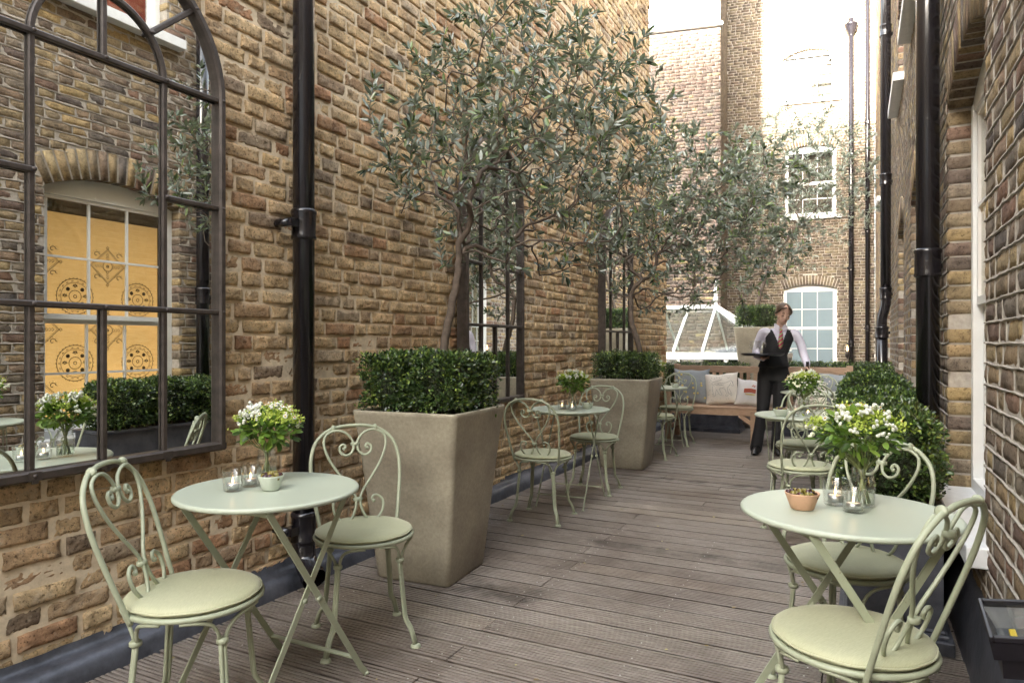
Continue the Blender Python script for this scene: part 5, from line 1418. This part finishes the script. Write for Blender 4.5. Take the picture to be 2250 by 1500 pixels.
s_ = m.build('shirt', M['shirt'], pe); remesh(s_, .008, 4)
m = MB()
for s in (-1, 1):
    m.add([(.068, -.075, 1.345), (.068+s*.02, -.066, 1.400), (.068+s*.052, -.030, 1.425), (.068+s*.056, .03, 1.43), (.068+s*.064, .03, 1.392), (.068+s*.068, -.045, 1.375), (.068+s*.040, -.088, 1.335)], [(0,1,2,5,6) if s < 0 else (6,5,2,1,0), (2,3,4,5) if s < 0 else (5,4,3,2)])
c_ = m.build('collar', M['shirt'], pe); so = c_.modifiers.new('thick', 'SOLIDIFY'); so.thickness = .004
# waistcoat with a deep V
m = MB(); loft(m, [((0, .0, .955), .158, .112, 0), ((.002, 0, 1.0), .142, .102, 0), ((.012, 0, 1.08), .122, .090, 0), ((.032, 0, 1.17), .134, .100, 0), ((.052, 0, 1.25), .146, .102, 0), ((.060, .0, 1.32), .132, .086, 0), ((.064, .005, 1.365), .100, .066, 0)], 28)
v_ = m.build('waistcoat', M['black_cloth'], pe); remesh(v_, .0065, 3)
me = v_.data; n_ = len(me.vertices); co = np.empty(n_*3, dtype=np.float32); me.vertices.foreach_get('co', co); co = co.reshape(-1, 3)
import bmesh
bmh = bmesh.new(); bmh.from_mesh(me); kill = []
for f in bmh.faces:
    c = f.calc_center_median(); dx = c.x-.055
    if c.y < .0 and c.z > 1.165 and abs(dx) < (c.z-1.165)*.40: kill.append(f)
    elif c.z > 1.352: kill.append(f)
    elif abs(dx) > .138 and c.z > 1.20: kill.append(f)
bmesh.ops.delete(bmh, geom=kill, context='FACES'); bmh.to_mesh(me); bmh.free()
so = v_.modifiers.new('thick', 'SOLIDIFY'); so.thickness = .006; so.offset = 1
m = MB()
for z in (1.145, 1.095, 1.045): m.sph((.022+(z-1.05)*.2, -.100+(.006 if z < 1.1 else -.004), z), .006, 8, 5, (1, .4, 1))
m.build('button', M['case'], pe)
m = MB(); m.sph((.064, -.090, 1.352), .017, 12, 8, (1.0, .7, 1.1)); P = [(.064, -.098, 1.345, .011), (.063, -.108, 1.30, .020), (.060, -.116, 1.25, .026), (.057, -.116, 1.20, .027), (.056, -.110, 1.165, .020), (.056, -.108, 1.15, .004)]
vs = []
for x, y, z, w_ in P: vs += [(x-w_, y+.004, z), (x, y-.005, z), (x+w_, y+.004, z), (x, y+.008, z)]
m.add(vs, [(i*4+k, i*4+(k+1) % 4, (i+1)*4+(k+1) % 4, (i+1)*4+k) for i in range(5) for k in range(4)], True); m.build('tie', M['tie'], pe)
# hair parted above the forehead, swept back over the ears into a low bun
m = MB(); nu, nv = 40, 16; V = []
for i in range(nv+1):
    for k in range(nu+1):
        az = -PI+2*PI*k/nu                      # 0 = face
        front = math.exp(-(az/1.05)**2); low = .95*front-.62*(1-front)   # lower hairline, sine of elevation
        lim = math.asin(max(-.9, min(.93, low+.05*math.sin(az*9))))
        el = PI/2-(PI/2-lim)*i/nv; r_ = .0905+.004*math.sin(az*23+i*.4)*.35+(.006*math.exp(-((az+.35)/.25)**2) if i < 9 else 0)
        wv = 1-.05*(i/nv)**6
        V.append(hp(r_*.88*wv*math.sin(az)*math.cos(el), .012-r_*1.05*wv*math.cos(az)*math.cos(el), .026+r_*1.03*math.sin(el)))
m.add(V, [(i*(nu+1)+k, (i+1)*(nu+1)+k, (i+1)*(nu+1)+k+1, i*(nu+1)+k+1) for i in range(nv) for k in range(nu)], True)
hs(m, (0, .108, -.020), .038, (1.1, .8, 1)); m.tube([hp(-.055, -.052, .072), hp(-.074, -.028, .040), hp(-.080, .01, .0), hp(-.06, .07, -.02)], [.010, .012, .012, .008], 8); m.tube([hp(.02, -.074, .088), hp(.058, -.052, .068), hp(.076, -.025, .035), hp(.080, .01, .0), hp(.06, .07, -.02)], [.008, .011, .012, .012, .008], 8)
m.tube([hp(.0, -.074, .092), hp(-.03, -.068, .084), hp(-.056, -.050, .070)], [.007, .009, .010], 8)
hr = m.build('hair', M['hair'], pe); so_ = hr.modifiers.new('thick', 'SOLIDIFY'); so_.thickness = .006
m = MB()
for s in (-1, 1): m.tube([hp(s*.016, -.086, .030), hp(s*.030, -.086, .036), hp(s*.044, -.076, .030)], [.0022, .003, .0015], 6)
m.build('eyebrow', M['browm'], pe)
m = MB()
for s in (-1, 1): m.tube([hp(s*.017, -.083, .000), hp(s*.030, -.086, -.003), hp(s*.043, -.077, .000)], [.0018, .0030, .0016], 6)
m.build('eyelash', M['browm'], pe)
m = MB(); m.tube([hp(-.020, -.084, -.056), hp(-.008, -.092, -.053), hp(0, -.092, -.055), hp(.008, -.092, -.053), hp(.020, -.084, -.056)], [.001, .0042, .0045, .0042, .001], 8); m.build('lips', M['lip'], pe)
# tray with two glasses
def pw(p): 
    c, s = math.cos(R(PRZ)), math.sin(R(PRZ)); return (-.82+p[0]*c-p[1]*s, 7.94+p[0]*s+p[1]*c, p[2])
ty = thing('serving_tray', 'round black tray balanced on the right hand of the waitress', 'tray', pw((-.145, -.295, 1.085)), 0)
m = MB(); m.lathe([(0, .0), (.19, .0), (.203, .006), (.214, .020), (.217, .020), (.210, .004), (.195, -.005), (0, -.005)], n=48); m.build('tray', M['tray'], ty)
for lab, dx, dy in (('empty stemmed wine glass on the left side of the tray', -.085, .0), ('empty stemmed wine glass nearer the waitress on the tray', .0, .03)):
    a = pw((-.145+dx, -.295+dy, 1.0855)); g = thing('wine_glass', lab, 'glass', a, 0, 'wine glasses on the tray')
    m = MB(); m.lathe([(0, .001), (.033, .001), (.033, .0025), (.006, .006), (.0035, .012), (.0035, .045), (.008, .052), (.030, .066), (.042, .088), (.045, .112), (.038, .150), (.0368, .150), (.0436, .112), (.0405, .089), (.029, .068), (.004, .055), (0, .054)], n=28)
    m.build('glass_bowl', M['glass'], g)

# ------------------------------------------------------------------ light, sky, camera
SUN_EL, SUN_AZ = R(14), R(-6)      # the sun stands behind the viewer, a little left; light travels to +Y
sd = Vector((math.sin(-SUN_AZ)*math.cos(SUN_EL), math.cos(SUN_AZ)*math.cos(SUN_EL), -math.sin(SUN_EL)))
sl = bpy.data.lights.new('sun', 'SUN'); sl.energy = 4.5; sl.angle = R(2.5); sl.color = (1, .93, .82)
so = bpy.data.objects.new('sun', sl); COL.objects.link(so); so.rotation_euler = sd.to_track_quat('-Z', 'Y').to_euler()
wd_ = bpy.data.worlds.new('World'); S.world = wd_; wd_.use_nodes = True; nt = wd_.node_tree; bg = nt.nodes['Background']
sk = nt.nodes.new('ShaderNodeTexSky'); sk.sky_type = 'NISHITA'; sk.sun_disc = False; sk.sun_elevation = SUN_EL; sk.sun_rotation = math.atan2(-sd.x, -sd.y)
sk.air_density = 1.0; sk.dust_density = 4.0; sk.ozone_density = 1.0
hsv = nt.nodes.new('ShaderNodeHueSaturation'); hsv.inputs['Saturation'].default_value = .42
warm = nt.nodes.new('ShaderNodeMix'); warm.data_type = 'RGBA'; warm.blend_type = 'MULTIPLY'; warm.inputs[0].default_value = 1; warm.inputs[7].default_value = (1.0, .985, .945, 1)
L(nt, sk.outputs[0], hsv.inputs['Color']); L(nt, hsv.outputs[0], warm.inputs[6]); L(nt, warm.outputs[2], bg.inputs[0]); bg.inputs[1].default_value = .15
cam = bpy.data.cameras.new('camera'); co_ = bpy.data.objects.new('camera', cam); COL.objects.link(co_)
co_.location = (0, 0, 1.21); co_.rotation_euler = (R(90), 0, math.atan(760/1500)); cam.lens = 24; cam.sensor_width = 36; cam.shift_y = 4/2250; cam.clip_end = 2000; cam.clip_start = .05
S.camera = co_
S.view_settings.view_transform = 'Standard'; S.view_settings.look = 'None'; S.view_settings.gamma = 1; S.view_settings.exposure = EXPO
S.render.engine = 'CYCLES'; c = S.cycles; c.max_bounces = 10; c.diffuse_bounces = 4; c.glossy_bounces = 5; c.transparent_max_bounces = 24; c.transmission_bounces = 6
c.use_denoising = True; c.denoiser = 'OPENIMAGEDENOISE'; c.sample_clamp_indirect = 6; c.caustics_reflective = False; c.caustics_refractive = False
